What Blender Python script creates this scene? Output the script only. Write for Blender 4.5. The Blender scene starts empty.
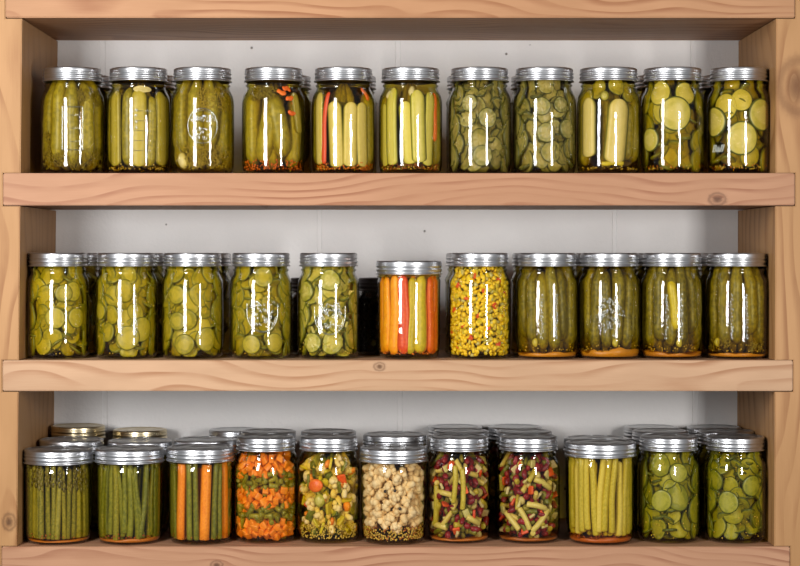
import bpy, math, random
import numpy as np
from math import pi, sin, cos, sqrt, exp

scene = bpy.context.scene
C = scene.collection
# ---------------------------------------------------------------- camera, light, exposure
S = 0.0012          # metres per pixel of the photograph at the shelf's front face
D = 2.3             # camera distance from that face
CX, CY = 389.0, 252.0
cam = bpy.data.cameras.new('camera')
cam.sensor_width = 36.0
cam.lens = (D / S) / 800.0 * 36.0
cam.shift_x = (400 - CX) / 800.0
cam.shift_y = -(283 - CY) / 800.0
cam.clip_start = 0.1
camo = bpy.data.objects.new('camera', cam)
camo.location = (0, -D, 0)
camo.rotation_euler = (pi / 2, 0, 0)
C.objects.link(camo)
scene.camera = camo

world = bpy.data.worlds.new('room')
scene.world = world
world.use_nodes = True
world.node_tree.nodes['Background'].inputs[0].default_value = (0.95, 0.97, 1.0, 1)
world.node_tree.nodes['Background'].inputs[1].default_value = 0.19

def softbox(name, loc, target, w, h, power, col=(1, 1, 1)):
    l = bpy.data.lights.new(name, 'AREA')
    l.shape = 'RECTANGLE'; l.size = w; l.size_y = h; l.energy = power; l.color = col
    o = bpy.data.objects.new(name, l)
    C.objects.link(o)
    o.location = loc
    dx, dy, dz = (target[i] - loc[i] for i in range(3))
    o.rotation_euler = (pi / 2, 0, math.atan2(-dx, dy))
    return o
softbox('left_softbox', (-0.68, -1.05, 0.27), (0, 0.1, 0), 0.26, 0.90, 19.0, (1, 0.99, 0.98))
softbox('right_softbox', (0.80, -1.50, 0.04), (0, 0.1, 0), 0.19, 0.62, 17.0, (1, 0.97, 0.94))

scene.view_settings.view_transform = 'Standard'
scene.view_settings.look = 'None'
scene.view_settings.gamma = 1.0
scene.view_settings.use_curve_mapping = False
scene.view_settings.exposure = 0.10
scene.cycles.transparent_max_bounces = 40
scene.cycles.max_bounces = 8
scene.cycles.caustics_reflective = False

def PX(px, y=0.0): return (px - CX) * S * (D + y) / D
def PZ(py, y=0.0): return (CY - py) * S * (D + y) / D

# ---------------------------------------------------------------- material helpers
def lin(c):
    return tuple(((v / 255) / 12.92 if v / 255 <= 0.04045 else ((v / 255 + 0.055) / 1.055) ** 2.4) for v in c)

def cured(c):
    """Heat and vinegar turn green vegetables olive."""
    r, g, b = c
    return lin((r * .91, g * .82, b * .66)) if g >= r * .9 else lin((r * .96, g * .95, b * .92))

class NT:
    def __init__(s, name):
        s.m = bpy.data.materials.new(name); s.m.use_nodes = True
        s.t = s.m.node_tree; s.t.nodes.clear()
        s.out = s.n('ShaderNodeOutputMaterial')
    def n(s, kind, **kw):
        x = s.t.nodes.new(kind)
        for k, v in kw.items(): setattr(x, k, v)
        return x
    def put(s, sock, v):
        if v is None: return
        if hasattr(v, 'is_output'): s.t.links.new(v, sock)
        else:
            if sock.type == 'RGBA' and len(v) == 3: v = (*v, 1)
            sock.default_value = v
    def math(s, op, a, b=None, c=None, clamp=False):
        x = s.n('ShaderNodeMath', operation=op, use_clamp=clamp)
        s.put(x.inputs[0], a); s.put(x.inputs[1], b); s.put(x.inputs[2], c)
        return x.outputs[0]
    def vec(s, op, a, b=None, scale=None):
        x = s.n('ShaderNodeVectorMath', operation=op)
        s.put(x.inputs[0], a); s.put(x.inputs[1], b)
        if scale is not None: s.put(x.inputs['Scale'], scale)
        return x.outputs['Value'] if op in ('LENGTH', 'DOT_PRODUCT', 'DISTANCE') else x.outputs[0]
    def noise(s, v, scale, detail=3, rough=0.5, dist=0.0):
        x = s.n('ShaderNodeTexNoise')
        s.put(x.inputs['Vector'], v); s.put(x.inputs['Scale'], float(scale)); s.put(x.inputs['Detail'], float(detail))
        s.put(x.inputs['Roughness'], rough); s.put(x.inputs['Distortion'], dist)
        return x.outputs[0]
    def voro(s, v, scale, out='Distance'):
        x = s.n('ShaderNodeTexVoronoi')
        s.put(x.inputs['Vector'], v); s.put(x.inputs['Scale'], float(scale))
        return x.outputs[out]
    def step(s, v, a, b):
        x = s.n('ShaderNodeMapRange', interpolation_type='SMOOTHSTEP')
        s.put(x.inputs[0], v); x.inputs[1].default_value = a; x.inputs[2].default_value = b
        return x.outputs[0]
    def mix(s, f, a, b):
        x = s.n('ShaderNodeMix', data_type='RGBA')
        s.put(x.inputs[0], f); s.put(x.inputs[6], a); s.put(x.inputs[7], b)
        return x.outputs[2]
    def xyz(s, v):
        x = s.n('ShaderNodeSeparateXYZ'); s.put(x.inputs[0], v); return x.outputs
    def comb(s, a, b, c):
        x = s.n('ShaderNodeCombineXYZ')
        for i, v in enumerate((a, b, c)): s.put(x.inputs[i], v)
        return x.outputs[0]
    def bump(s, h, strength, dist):
        x = s.n('ShaderNodeBump'); s.put(x.inputs['Height'], h)
        x.inputs['Strength'].default_value = strength; x.inputs['Distance'].default_value = dist
        return x.outputs[0]
    def bsdf(s, col, rough=0.5, metal=0.0, spec=0.5, normal=None, sss=0.0, sssr=None):
        x = s.n('ShaderNodeBsdfPrincipled')
        s.put(x.inputs['Base Color'], col); s.put(x.inputs['Roughness'], rough); s.put(x.inputs['Metallic'], metal)
        s.put(x.inputs['Specular IOR Level'], spec)
        if normal is not None: s.put(x.inputs['Normal'], normal)
        if sss:
            x.inputs['Subsurface Weight'].default_value = sss
            x.inputs['Subsurface Radius'].default_value = sssr or (1, 0.8, 0.4)
            x.inputs['Subsurface Scale'].default_value = 0.003
        s.t.links.new(x.outputs[0], s.out.inputs[0])
        return x
    def attr(s):
        return s.n('ShaderNodeAttribute', attribute_name='loc').outputs['Vector']
    def objco(s): return s.n('ShaderNodeTexCoord').outputs['Object']
    def rnd(s): return s.n('ShaderNodeObjectInfo').outputs['Random']

def wood(name, base, dark, axis='x', seed=0.0, freq=150.0, knots=(), contrast=0.6, warp=0.02):
    """Boards: grain lines run along AXIS; knots are (along, across, size) in the board's own metres."""
    t = NT(name)
    o = t.xyz(t.objco())
    a, b = (o[0], o[2]) if axis == 'x' else (o[2], o[0])
    dep = o[1]
    P = t.comb(a, t.math('ADD', b, t.math('MULTIPLY', dep, 0.35)), seed)
    lowv = t.comb(t.math('MULTIPLY', a, 2.6), t.math('MULTIPLY', b, 9.0), t.math('ADD', t.math('MULTIPLY', dep, 4.0), seed))
    low = t.math('SUBTRACT', t.noise(lowv, 1.0, 2, 0.45), 0.5)
    g = t.math('ADD', t.math('ADD', b, t.math('MULTIPLY', dep, 0.5)), t.math('MULTIPLY', low, warp * 8))
    core = None
    for ka, kb, ks in knots:
        da = t.math('SUBTRACT', a, ka); db = t.math('SUBTRACT', b, kb)
        d2 = t.math('ADD', t.math('POWER', t.math('MULTIPLY', da, 0.42), 2.0), t.math('POWER', db, 2.0))
        e = t.math('EXPONENT', t.math('MULTIPLY', d2, -1.0 / (2 * (ks * 1.5) ** 2)))
        push = t.math('MULTIPLY', t.math('MULTIPLY', e, t.math('DIVIDE', db, t.math('SQRT', t.math('ADD', d2, 1e-7)))), -ks * 0.9)
        g = t.math('ADD', g, push)
        d2c = t.math('ADD', t.math('POWER', t.math('MULTIPLY', da, 0.75), 2.0), t.math('POWER', db, 2.0))
        dd = t.math('ADD', t.math('SQRT', d2c), t.math('MULTIPLY', t.math('SUBTRACT', t.noise(P, 260, 2), 0.5), ks * (0.35 if ks < 0.02 else 0.12)))
        c = t.math('SUBTRACT', 1.0, t.step(dd, ks * 0.10, ks * 0.75))
        rings = t.math('ADD', 0.5, t.math('MULTIPLY', t.math('SINE', t.math('MULTIPLY', dd, 2 * pi * 1.7 / ks)), 0.3))
        zone = t.math('MULTIPLY', t.math('SUBTRACT', 1.0, t.step(dd, ks * 0.75, ks * 1.15)), rings)
        c = t.math('MAXIMUM', c, t.math('MULTIPLY', zone, 0.75))
        core = c if core is None else t.math('MAXIMUM', core, c)
    ph = t.math('FRACT', t.math('MULTIPLY', g, freq))
    # slow rise through early wood then a dark late-wood line
    line = t.math('MULTIPLY', t.step(ph, 0.40, 0.90), t.math('SUBTRACT', 1.0, t.step(ph, 0.91, 0.99)))
    fib = t.noise(t.comb(t.math('MULTIPLY', a, 30.0), t.math('MULTIPLY', b, 900.0), t.math('MULTIPLY', dep, 900.0)), 1.0, 3, 0.6)
    blot = t.noise(t.comb(t.math('MULTIPLY', a, 9.0), t.math('MULTIPLY', b, 30.0), t.math('ADD', dep, seed)), 1.0, 3, 0.5)
    f = t.math('MULTIPLY', line, t.math('MULTIPLY', t.step(blot, 0.25, 0.7), contrast))
    f = t.math('ADD', f, t.math('MULTIPLY', t.math('SUBTRACT', fib, 0.5), 0.35), clamp=True)
    pale = tuple(min(1, v * 1.12 + 0.01) for v in base)
    col = t.mix(f, t.mix(t.step(blot, 0.3, 0.75), base, pale), dark)
    if core is not None:
        col = t.mix(t.math('MULTIPLY', core, 0.85), col, tuple(v * (0.35 if max(k[2] for k in knots) < 0.02 else 0.62) for v in dark))
    t.bsdf(col, 0.55, spec=0.3, normal=t.bump(t.math('ADD', fib, t.math('MULTIPLY', line, 0.6)), 0.25, 0.0006))
    return t.m

def wall_paint():
    t = NT('white_painted_block')
    p = t.objco()
    n1 = t.noise(p, 180, 4, 0.6); n2 = t.noise(p, 9, 3, 0.5)
    pit = t.math('SUBTRACT', 1.0, t.step(t.voro(p, 26), 0.035, 0.06))
    pit = t.math('MULTIPLY', pit, t.step(t.noise(p, 6.0), 0.47, 0.55))
    col = t.mix(n2, lin((230, 227, 226)), lin((244, 242, 240)))
    col = t.mix(t.math('MULTIPLY', pit, 0.75), col, lin((90, 80, 74)))
    h = t.math('SUBTRACT', t.math('MULTIPLY', n1, 0.5), pit)
    t.bsdf(col, 0.6, spec=0.25, normal=t.bump(h, 0.8, 0.0018))
    return t.m

def glass(name, tint=(0.965, 0.968, 0.955), edge=(0.06, 0.08, 0.05), f0=0.045, k=0.9, bump=True, rough=0.03):
    """Clear jar glass seen as what it lets through and what it mirrors, stronger towards its edges."""
    t = NT(name)
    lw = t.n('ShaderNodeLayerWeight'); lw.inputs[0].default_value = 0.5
    nrm = None
    if bump:
        p = t.objco()
        nrm = t.bump(t.noise(p, 55, 2, 0.4), 0.10, 0.004)
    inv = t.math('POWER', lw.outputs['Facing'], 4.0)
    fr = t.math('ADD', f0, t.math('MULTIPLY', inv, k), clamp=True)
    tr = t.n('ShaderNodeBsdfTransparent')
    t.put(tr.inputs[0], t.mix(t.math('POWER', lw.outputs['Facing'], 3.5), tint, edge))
    gl = t.n('ShaderNodeBsdfGlossy'); gl.inputs['Roughness'].default_value = rough
    gl.inputs[0].default_value = (1, 1, 1, 1)
    if nrm is not None: t.put(gl.inputs['Normal'], nrm)
    mx = t.n('ShaderNodeMixShader')
    t.put(mx.inputs[0], fr); t.put(mx.inputs[1], tr.outputs[0]); t.put(mx.inputs[2], gl.outputs[0])
    t.t.links.new(mx.outputs[0], t.out.inputs[0])
    return t.m

def brine_mat(name, sigma):
    """Coloured liquid: a clear surface and a body that absorbs; SIGMA per metre for red, green, blue."""
    t = NT(name)
    tr = t.n('ShaderNodeBsdfTransparent')
    t.t.links.new(tr.outputs[0], t.out.inputs[0])
    v = t.n('ShaderNodeVolumeAbsorption')
    dmax = max(sigma) * 1.02
    v.inputs['Density'].default_value = dmax
    v.inputs['Color'].default_value = (*[1 - s / dmax for s in sigma], 1)
    t.t.links.new(v.outputs[0], t.out.inputs['Volume'])
    return t.m

def metal(name, col, rough=0.22):
    t = NT(name)
    p = t.objco()
    n = t.noise(p, 90, 3)
    t.bsdf(t.mix(n, tuple(v * 0.9 for v in col), col), t.math('ADD', rough, t.math('MULTIPLY', n, 0.12)), metal=1.0,
           normal=t.bump(n, 0.05, 0.0006))
    return t.m

def veg(name, c1, c2, scale=4.0, rough=0.4, speck=None, spscale=30.0, spec=0.35, b=0.3, sss=0.0):
    """Flesh or skin: two tones in soft blotches, each piece its own shift, and optional specks."""
    t = NT(name)
    p = t.vec('ADD', t.attr(), t.comb(t.math('MULTIPLY', t.rnd(), 37.0), t.math('MULTIPLY', t.rnd(), 11.0), 0.0))
    n = t.noise(p, scale, 4, 0.6)
    f = t.math('ADD', t.step(n, 0.3, 0.7), t.math('MULTIPLY', t.math('SUBTRACT', t.rnd(), 0.5), 0.7), clamp=True)
    col = t.mix(f, cured(c1), cured(c2))
    h = n
    if speck is not None:
        v = t.voro(p, spscale)
        m = t.math('SUBTRACT', 1.0, t.step(v, 0.12, 0.30))
        m = t.math('MULTIPLY', m, t.step(t.noise(p, spscale * 0.4), 0.42, 0.6))
        col = t.mix(t.math('MULTIPLY', m, 0.8), col, cured(speck))
        h = t.math('ADD', n, m)
    t.bsdf(col, rough, spec=spec, normal=t.bump(h, b, 0.0006), sss=sss)
    return t.m

def slice_mat(name, flesh, flesh2, heart, skin, seeds, seed_amt=0.8, ridged=False):
    """A round cut of cucumber: skin ring, flesh, a paler heart with seeds set round it. loc.xz is -1..1 across the cut."""
    t = NT(name)
    at = t.attr(); q = t.xyz(at)
    r = t.math('SQRT', t.math('ADD', t.math('POWER', q[0], 2.0), t.math('POWER', q[2], 2.0)))
    sh = t.comb(t.math('MULTIPLY', t.rnd(), 20.0), 0.0, 0.0)
    p = t.vec('ADD', at, sh)
    n = t.noise(p, 2.6, 4, 0.6)
    f = t.math('ADD', t.step(n, 0.3, 0.7), t.math('MULTIPLY', t.math('SUBTRACT', t.rnd(), 0.5), 0.8), clamp=True)
    col = t.mix(f, cured(flesh), cured(flesh2))
    ang = t.math('ARCTAN2', q[2], q[0])
    tri = t.math('COSINE', t.math('MULTIPLY', ang, 3.0))
    rh = t.math('SUBTRACT', r, t.math('MULTIPLY', tri, 0.06))
    ht = t.math('SUBTRACT', 1.0, t.step(rh, 0.45, 0.62))
    col = t.mix(t.math('MULTIPLY', ht, 0.6), col, cured(heart))
    sv = t.voro(t.vec('MULTIPLY', p, (1, 0.0, 1)), 5.5)
    sm = t.math('MULTIPLY', t.math('SUBTRACT', 1.0, t.step(sv, 0.16, 0.30)), t.math('MULTIPLY', t.step(rh, 0.18, 0.3), t.math('SUBTRACT', 1.0, t.step(rh, 0.5, 0.6))))
    col = t.mix(t.math('MULTIPLY', sm, seed_amt), col, cured(seeds))
    rim = t.step(r, 0.88, 0.95)
    col = t.mix(rim, col, cured(skin))
    ht2 = t.math('ADD', n, t.math('MULTIPLY', sm, 0.6))
    t.bsdf(col, 0.38, spec=0.35, normal=t.bump(ht2, 0.35, 0.0008))
    return t.m

def half_mat(name, flesh, flesh2, heart, skin, seeds):
    """Cut face of a lengthwise spear: loc.x is -1..1 across, loc.z along in the same unit."""
    t = NT(name)
    at = t.attr(); q = t.xyz(at)
    r = t.math('ABSOLUTE', q[0])
    p = t.vec('ADD', at, t.comb(0.0, 0.0, t.math('MULTIPLY', t.rnd(), 20.0)))
    n = t.noise(p, 1.4, 4, 0.6)
    f = t.math('ADD', t.step(n, 0.3, 0.7), t.math('MULTIPLY', t.math('SUBTRACT', t.rnd(), 0.5), 0.7), clamp=True)
    col = t.mix(f, cured(flesh), cured(flesh2))
    ht = t.math('SUBTRACT', 1.0, t.step(r, 0.25, 0.5))
    col = t.mix(t.math('MULTIPLY', ht, 0.6), col, cured(heart))
    sv = t.voro(t.vec('MULTIPLY', p, (2.2, 0.0, 1.1)), 2.2)
    sm = t.math('MULTIPLY', t.math('SUBTRACT', 1.0, t.step(sv, 0.14, 0.3)), t.math('SUBTRACT', 1.0, t.step(r, 0.45, 0.6)))
    col = t.mix(t.math('MULTIPLY', sm, 0.5), col, cured(seeds))
    col = t.mix(t.step(r, 0.80, 0.95), col, cured(skin))
    t.bsdf(col, 0.38, spec=0.35, normal=t.bump(t.math('ADD', n, sm), 0.3, 0.0006))
    return t.m

M = {}
M['glass'] = glass('jar_glass')
M['glass_in'] = glass('jar_glass_inside', (0.992, 0.992, 0.990), (0.75, 0.8, 0.75), 0.004, 0.12, False)
M['emboss'] = glass('embossed_glass', (0.86, 0.88, 0.84), (0.4, 0.44, 0.36), 0.22, 0.78, False, 0.22)
t_ = NT('lettering_painted_glint')  # clear glass letters; their bright reflections are painted in as a pale colour
_a, _b, _m = t_.n('ShaderNodeBsdfTransparent'), t_.n('ShaderNodeBsdfPrincipled'), t_.n('ShaderNodeMixShader')
_b.inputs['Base Color'].default_value = (0.8, 0.84, 0.76, 1); _b.inputs['Roughness'].default_value = 0.25
_m.inputs[0].default_value = 0.28
t_.put(_m.inputs[1], _a.outputs[0]); t_.put(_m.inputs[2], _b.outputs[0]); t_.put(t_.out.inputs[0], _m.outputs[0])
M['letter'] = t_.m
M['silver'] = metal('zinc_plated_steel', (0.66, 0.67, 0.69), 0.27)
M['lid'] = metal('lid_tinplate', (0.60, 0.61, 0.62), 0.28)
M['gold'] = metal('gold_lacquered_tin', (0.66, 0.56, 0.36), 0.24)
M['darklid'] = metal('dark_tin', (0.10, 0.09, 0.09), 0.35)
M['b_olive'] = brine_mat('olive_brine', (9, 16, 90))
M['b_deep'] = brine_mat('deep_olive_brine', (12, 22, 120))
M['b_pale'] = brine_mat('pale_green_brine', (7, 11, 48))
M['b_grey'] = brine_mat('grey_green_brine', (12, 15, 34))
M['b_yellow'] = brine_mat('yellow_brine', (4, 9, 70))
M['b_orange'] = brine_mat('orange_brine', (3, 15, 70))
M['b_clear'] = brine_mat('faint_brown_brine', (3, 9, 22))
M['b_red'] = brine_mat('reddish_brine', (12, 19, 32))
M['b_corn'] = brine_mat('corn_relish_liquor', (2, 5, 30))
M['b_dark'] = brine_mat('black_syrup', (160, 200, 240))

M['dill_skin'] = veg('dill_pickle_skin', (128, 124, 22), (172, 166, 48), 2.5, speck=(96, 92, 14), spscale=9)
M['dill_skin2'] = veg('dark_gherkin_skin', (98, 94, 12), (156, 150, 34), 2.5, speck=(66, 68, 8), spscale=9)
M['spear_flesh'] = half_mat('olive_spear_flesh', (160, 154, 38), (184, 176, 62), (196, 190, 92), (112, 110, 18), (206, 200, 110))
M['pale_flesh'] = half_mat('pale_spear_flesh', (206, 200, 112), (222, 214, 132), (226, 220, 150), (126, 132, 36), (236, 230, 170))
M['lime_flesh'] = half_mat('lime_spear_flesh', (198, 202, 84), (218, 220, 112), (226, 226, 136), (112, 128, 30), (236, 236, 160))
M['chip'] = slice_mat('yellow_green_chip', (144, 144, 18), (182, 176, 36), (194, 186, 54), (112, 118, 14), (220, 214, 110), 0.35)
M['chip2'] = slice_mat('green_translucent_chip', (128, 142, 26), (168, 176, 50), (176, 184, 66), (82, 96, 10), (196, 198, 96), 0.3)
M['cuke'] = slice_mat('fresh_green_slice', (192, 192, 82), (214, 210, 104), (226, 222, 140), (92, 104, 22), (246, 240, 186), 1.0)
M['greychip'] = slice_mat('grey_green_crinkle_slice', (138, 142, 74), (172, 172, 104), (192, 188, 128), (86, 92, 34), (200, 196, 140), 0.5)
M['palechip'] = slice_mat('pale_crinkle_slice', (168, 174, 66), (206, 208, 116), (218, 218, 140), (104, 116, 24), (226, 226, 156), 0.5)
M['red'] = veg('red_pepper', (206, 62, 18), (228, 94, 30), 3)
M['redorange'] = veg('orange_red_pepper', (222, 88, 16), (240, 120, 30), 2)
M['orangep'] = veg('orange_pepper', (236, 142, 8), (250, 170, 24), 2)
M['yellowp'] = veg('yellow_green_pepper', (178, 156, 18), (212, 184, 30), 2)
M['garlic'] = veg('garlic', (206, 204, 160), (226, 224, 190), 3)
M['onion'] = veg('onion', (190, 194, 120), (222, 222, 164), 3)
M['dill'] = veg('dill_seed_head', (132, 122, 14), (186, 170, 40), 6)
M['chili'] = veg('red_chili_flake', (196, 84, 10), (230, 140, 24), 6)
M['seed'] = veg('mustard_seed', (200, 160, 50), (232, 200, 100), 5)
M['brownseed'] = veg('brown_spice', (150, 76, 14), (196, 112, 30), 5)
M['sediment'] = veg('orange_spice_sediment', (178, 104, 12), (206, 134, 26), 5)
M['redsed'] = veg('red_spice_sediment', (150, 62, 10), (188, 92, 18), 5)
M['carrot'] = veg('carrot', (224, 116, 18), (244, 148, 36), 3)
M['bean'] = veg('green_bean', (98, 110, 24), (140, 148, 40), 1.2)
M['beancut'] = veg('cut_green_bean', (110, 118, 22), (160, 160, 48), 2)
M['aspar'] = veg('asparagus_stalk', (112, 116, 36), (160, 158, 60), 1.5)
M['aspartip'] = veg('asparagus_tip', (76, 72, 26), (130, 122, 50), 5)
M['wax'] = veg('wax_bean', (184, 178, 44), (214, 206, 84), 2)
M['waxpale'] = veg('pale_wax_bean', (214, 208, 112), (230, 224, 140), 2)
M['cauli'] = veg('cauliflower', (226, 192, 140), (244, 218, 172), 6, rough=0.6, b=0.6)
M['pepper'] = veg('peppercorn', (34, 24, 18), (60, 44, 34), 6)
M['kidney'] = veg('kidney_bean', (96, 14, 18), (150, 26, 30), 3)
M['corn'] = veg('corn_kernel', (226, 178, 8), (248, 214, 40), 3)
M['redbit'] = veg('red_pepper_bit', (206, 66, 16), (228, 100, 30), 3)
M['greenbit'] = veg('green_pepper_bit', (196, 176, 24), (216, 200, 60), 3)
M['blackish'] = veg('black_berry', (22, 14, 12), (44, 26, 20), 3)
M['wall'] = wall_paint()

# ---------------------------------------------------------------- mesh helpers
def mesh_obj(name, V, F, mats, parent=None, mi=None, loc=None, smooth=True):
    me = bpy.data.meshes.new(name)
    me.from_pydata([tuple(v) for v in V], [], F)
    for m in (mats if isinstance(mats, (list, tuple)) else [mats]): me.materials.append(m)
    if mi is not None: me.polygons.foreach_set('material_index', mi)
    me.polygons.foreach_set('use_smooth', [smooth] * len(me.polygons))
    if loc is not None:
        a = me.attributes.new('loc', 'FLOAT_VECTOR', 'POINT')
        a.data.foreach_set('vector', np.asarray(loc, dtype=np.float32).ravel())
    me.update()
    o = bpy.data.objects.new(name, me)
    C.objects.link(o)
    if parent is not None: o.parent = parent
    return o

def lathe(profile, n=64, rmod=None):
    """Closed profile [(r, z)] turned round Z; a point with r=0 becomes a pole."""
    V, F, rows = [], [], []
    for i, (r, z) in enumerate(profile):
        if r <= 1e-9:
            rows.append([len(V)] * n); V.append((0, 0, z))
        else:
            st = len(V)
            for k in range(n):
                rr = r + (rmod(i, k) if rmod else 0)
                V.append((rr * sin(2 * pi * k / n), -rr * cos(2 * pi * k / n), z))
            rows.append(list(range(st, st + n)))
    for i in range(len(rows) - 1):
        a, b = rows[i], rows[i + 1]
        for k in range(n):
            q = [a[k], a[(k + 1) % n], b[(k + 1) % n], b[k]]
            u = []
            for x in q:
                if x not in u: u.append(x)
            if len(u) >= 3: F.append(u)
    return V, F

def bevel_box(name, x0, x1, y0, y1, z0, z1, mat, bv=0.0012, parent=None, seg=2):
    import bmesh
    bm = bmesh.new()
    bmesh.ops.create_cube(bm, size=1)
    cx, cy, cz = (x0 + x1) / 2, (y0 + y1) / 2, (z0 + z1) / 2
    for v in bm.verts:
        v.co = (v.co.x * (x1 - x0), v.co.y * (y1 - y0), v.co.z * (z1 - z0))
    bmesh.ops.bevel(bm, geom=bm.edges[:], offset=bv, segments=seg, affect='EDGES')
    me = bpy.data.meshes.new(name); bm.to_mesh(me); bm.free()
    me.materials.append(mat)
    o = bpy.data.objects.new(name, me); C.objects.link(o)
    o.location = (cx, cy, cz)
    if parent: o.parent = parent
    return o

# ---------------------------------------------------------------- the wall of painted blocks
WALL_Y = 0.25
def build_wall():
    V, F = [], []
    def box(x0, x1, y0, y1, z0, z1, c):
        i = len(V)
        for (x, z, y) in ((x0, z0, y1), (x1, z0, y1), (x1, z1, y1), (x0, z1, y1),
                          (x0, z0, y0 + c), (x1, z0, y0 + c), (x1, z1, y0 + c), (x0, z1, y0 + c),
                          (x0 + c, z0 + c, y0), (x1 - c, z0 + c, y0), (x1 - c, z1 - c, y0), (x0 + c, z1 - c, y0)):
            V.append((x, y, z))
        for q in ((8, 9, 10, 11), (4, 5, 9, 8), (5, 6, 10, 9), (6, 7, 11, 10), (7, 4, 8, 11),
                  (0, 1, 5, 4), (1, 2, 6, 5), (2, 3, 7, 6), (3, 0, 4, 7), (3, 2, 1, 0)):
            F.append([i + k for k in q])
    courses = [(-0.505, -0.3806), (-0.305, -0.378), (-0.105, -0.485), (0.095, -0.3806), (0.295, -0.18)]
    for z0, xs in courses:
        for k in range(-1, 4):
            x0 = xs + 0.3925 * k
            box(x0 + 0.0012, x0 + 0.3925 - 0.0012, WALL_Y, WALL_Y + 0.09, z0 + 0.0015, z0 + 0.2 - 0.0015, 0.0022)
    box(-1.0, 1.4, WALL_Y + 0.0009, WALL_Y + 0.08, -0.52, 0.52, 0.0)
    o = mesh_obj('wall_back', V, F, M['wall'], smooth=False)
    o['kind'] = 'structure'
build_wall()

# ---------------------------------------------------------------- the shelf unit
def tag(o, label, cat, group=None):
    o['label'] = label; o['category'] = cat
    if group: o['group'] = group
    return o
BACK = WALL_Y - 0.001
SH = {'header': (5.5, 795, -17, 17.6), 1: (3, 795, 173.2, 205.3), 2: (2.5, 793, 360.5, 391), 3: (1.5, 790, 546.8, 580)}
wb = lin((224, 168, 128)); wd = lin((188, 116, 76))
wu = lin((162, 120, 76)); wud = lin((124, 76, 36))
W = {
    'header': wood('pine_header_board', lin((163, 119, 83)), lin((128, 76, 42)), 'x', 3.1, 80, contrast=0.8),
    1: wood('fir_shelf_board', lin((162, 118, 87)), lin((128, 76, 48)), 'x', 7.7, 62, [(0.382, -0.012, 0.010)], 0.8),
    2: wood('pale_pine_shelf_board', lin((174, 138, 106)), lin((140, 92, 56)), 'x', 1.3, 75, [(-0.022, 0.011, 0.0065)], 0.75),
    3: wood('pink_fir_shelf_board', lin((165, 122, 92)), lin((130, 80, 54)), 'x', 5.9, 100, [(-0.215, -0.002, 0.007)], 0.8),
}
board_label = {
    'header': 'top pine board of the wooden shelf unit, above the jars of dill pickles',
    1: 'reddish fir shelf board holding the upper row of pickle jars',
    2: 'palest shelf board, with a small dark knot, holding the middle row of jars',
    3: 'bottom fir shelf board holding the jars of asparagus, beans and cauliflower'}
top_z = {}
for k, (xa, xb, ya, yb) in SH.items():
    o = bevel_box('shelf_board', PX(xa), PX(xb), 0.0, BACK, PZ(yb), PZ(ya), W[k], 0.0012)
    tag(o, board_label[k], 'shelf', 'shelf boards of the wooden unit')
    top_z[k] = PZ(ya)

def upright(side):
    """A wide post whose inner side is notched for the ends of the shelf boards."""
    g = 0.0004
    if side == 'left':
        inner = lambda py: PX(22 - 5.5 * (py / 560)); outer = PX(-60); s = 1; end = lambda k: PX(SH[k][0]) - g
    else:
        inner = lambda py: PX(776.5 - 2.0 * (py / 560)); outer = PX(870); s = -1; end = lambda k: PX(SH[k][1]) + g
    pts = [(outer, PZ(-19))]
    pts.append((end('header'), PZ(-19)))
    for a, b in (('header', 1), (1, 2), (2, 3), (3, None)):
        zt = PZ(SH[a][3]) - 0.0011
        pts.append((end(a), zt)); pts.append((inner(SH[a][3]), zt))
        if b is not None:
            zb = PZ(SH[b][2]) + g
            pts.append((inner(SH[b][2]), zb)); pts.append((end(b), zb))
        else:
            pts.append((inner(620), PZ(620)))
    pts.append((outer, PZ(620)))
    zs = [(PZ(SH['header'][3]) - g, PZ(SH[1][2]) + g), (PZ(SH[1][3]) - g, PZ(SH[2][2]) + g), (PZ(SH[2][3]) - g, PZ(SH[3][2]) + g), (PZ(SH[3][3]) - g, PZ(620))]
    import bmesh
    bm = bmesh.new()
    x0 = (pts[0][0] + inner(280)) / 2
    vs = [bm.verts.new((x - x0, 0.0008, z)) for x, z in pts]
    f = bm.faces.new(vs)
    r = bmesh.ops.extrude_face_region(bm, geom=[f])
    bmesh.ops.translate(bm, vec=(0, BACK - 0.0008, 0), verts=[v for v in r['geom'] if isinstance(v, bmesh.types.BMVert)])
    bmesh.ops.recalc_face_normals(bm, faces=bm.faces[:])
    ed = [e for e in bm.edges if abs(e.verts[0].co.y - e.verts[1].co.y) < 1e-6 and e.verts[0].co.y < 0.01]
    bmesh.ops.bevel(bm, geom=ed, offset=0.0010, segments=2, affect='EDGES')
    me = bpy.data.meshes.new('upright_post'); bm.to_mesh(me); bm.free()
    kn = [(PZ(522), PX(9) - x0, 0.010)] if side == 'left' else [(PZ(86), PX(799) - x0, 0.032), (PZ(330), PX(830) - x0, 0.01)]
    me.materials.append(wood('pine_post_' + side, wu, wud, 'z', 2.2 if side == 'left' else 9.4, 55, kn, 0.7))
    o = bpy.data.objects.new('upright_post', me); C.objects.link(o)
    o.location = (x0, 0, 0)
    return o
tag(upright('left'), 'pine post beside the asparagus jar, with a small brown knot near its foot', 'shelf post', 'notched posts of the shelf unit')
tag(upright('right'), 'pine post of the shelf unit with a big oval knot beside the cucumber slice jar', 'shelf post', 'notched posts of the shelf unit')

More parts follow.
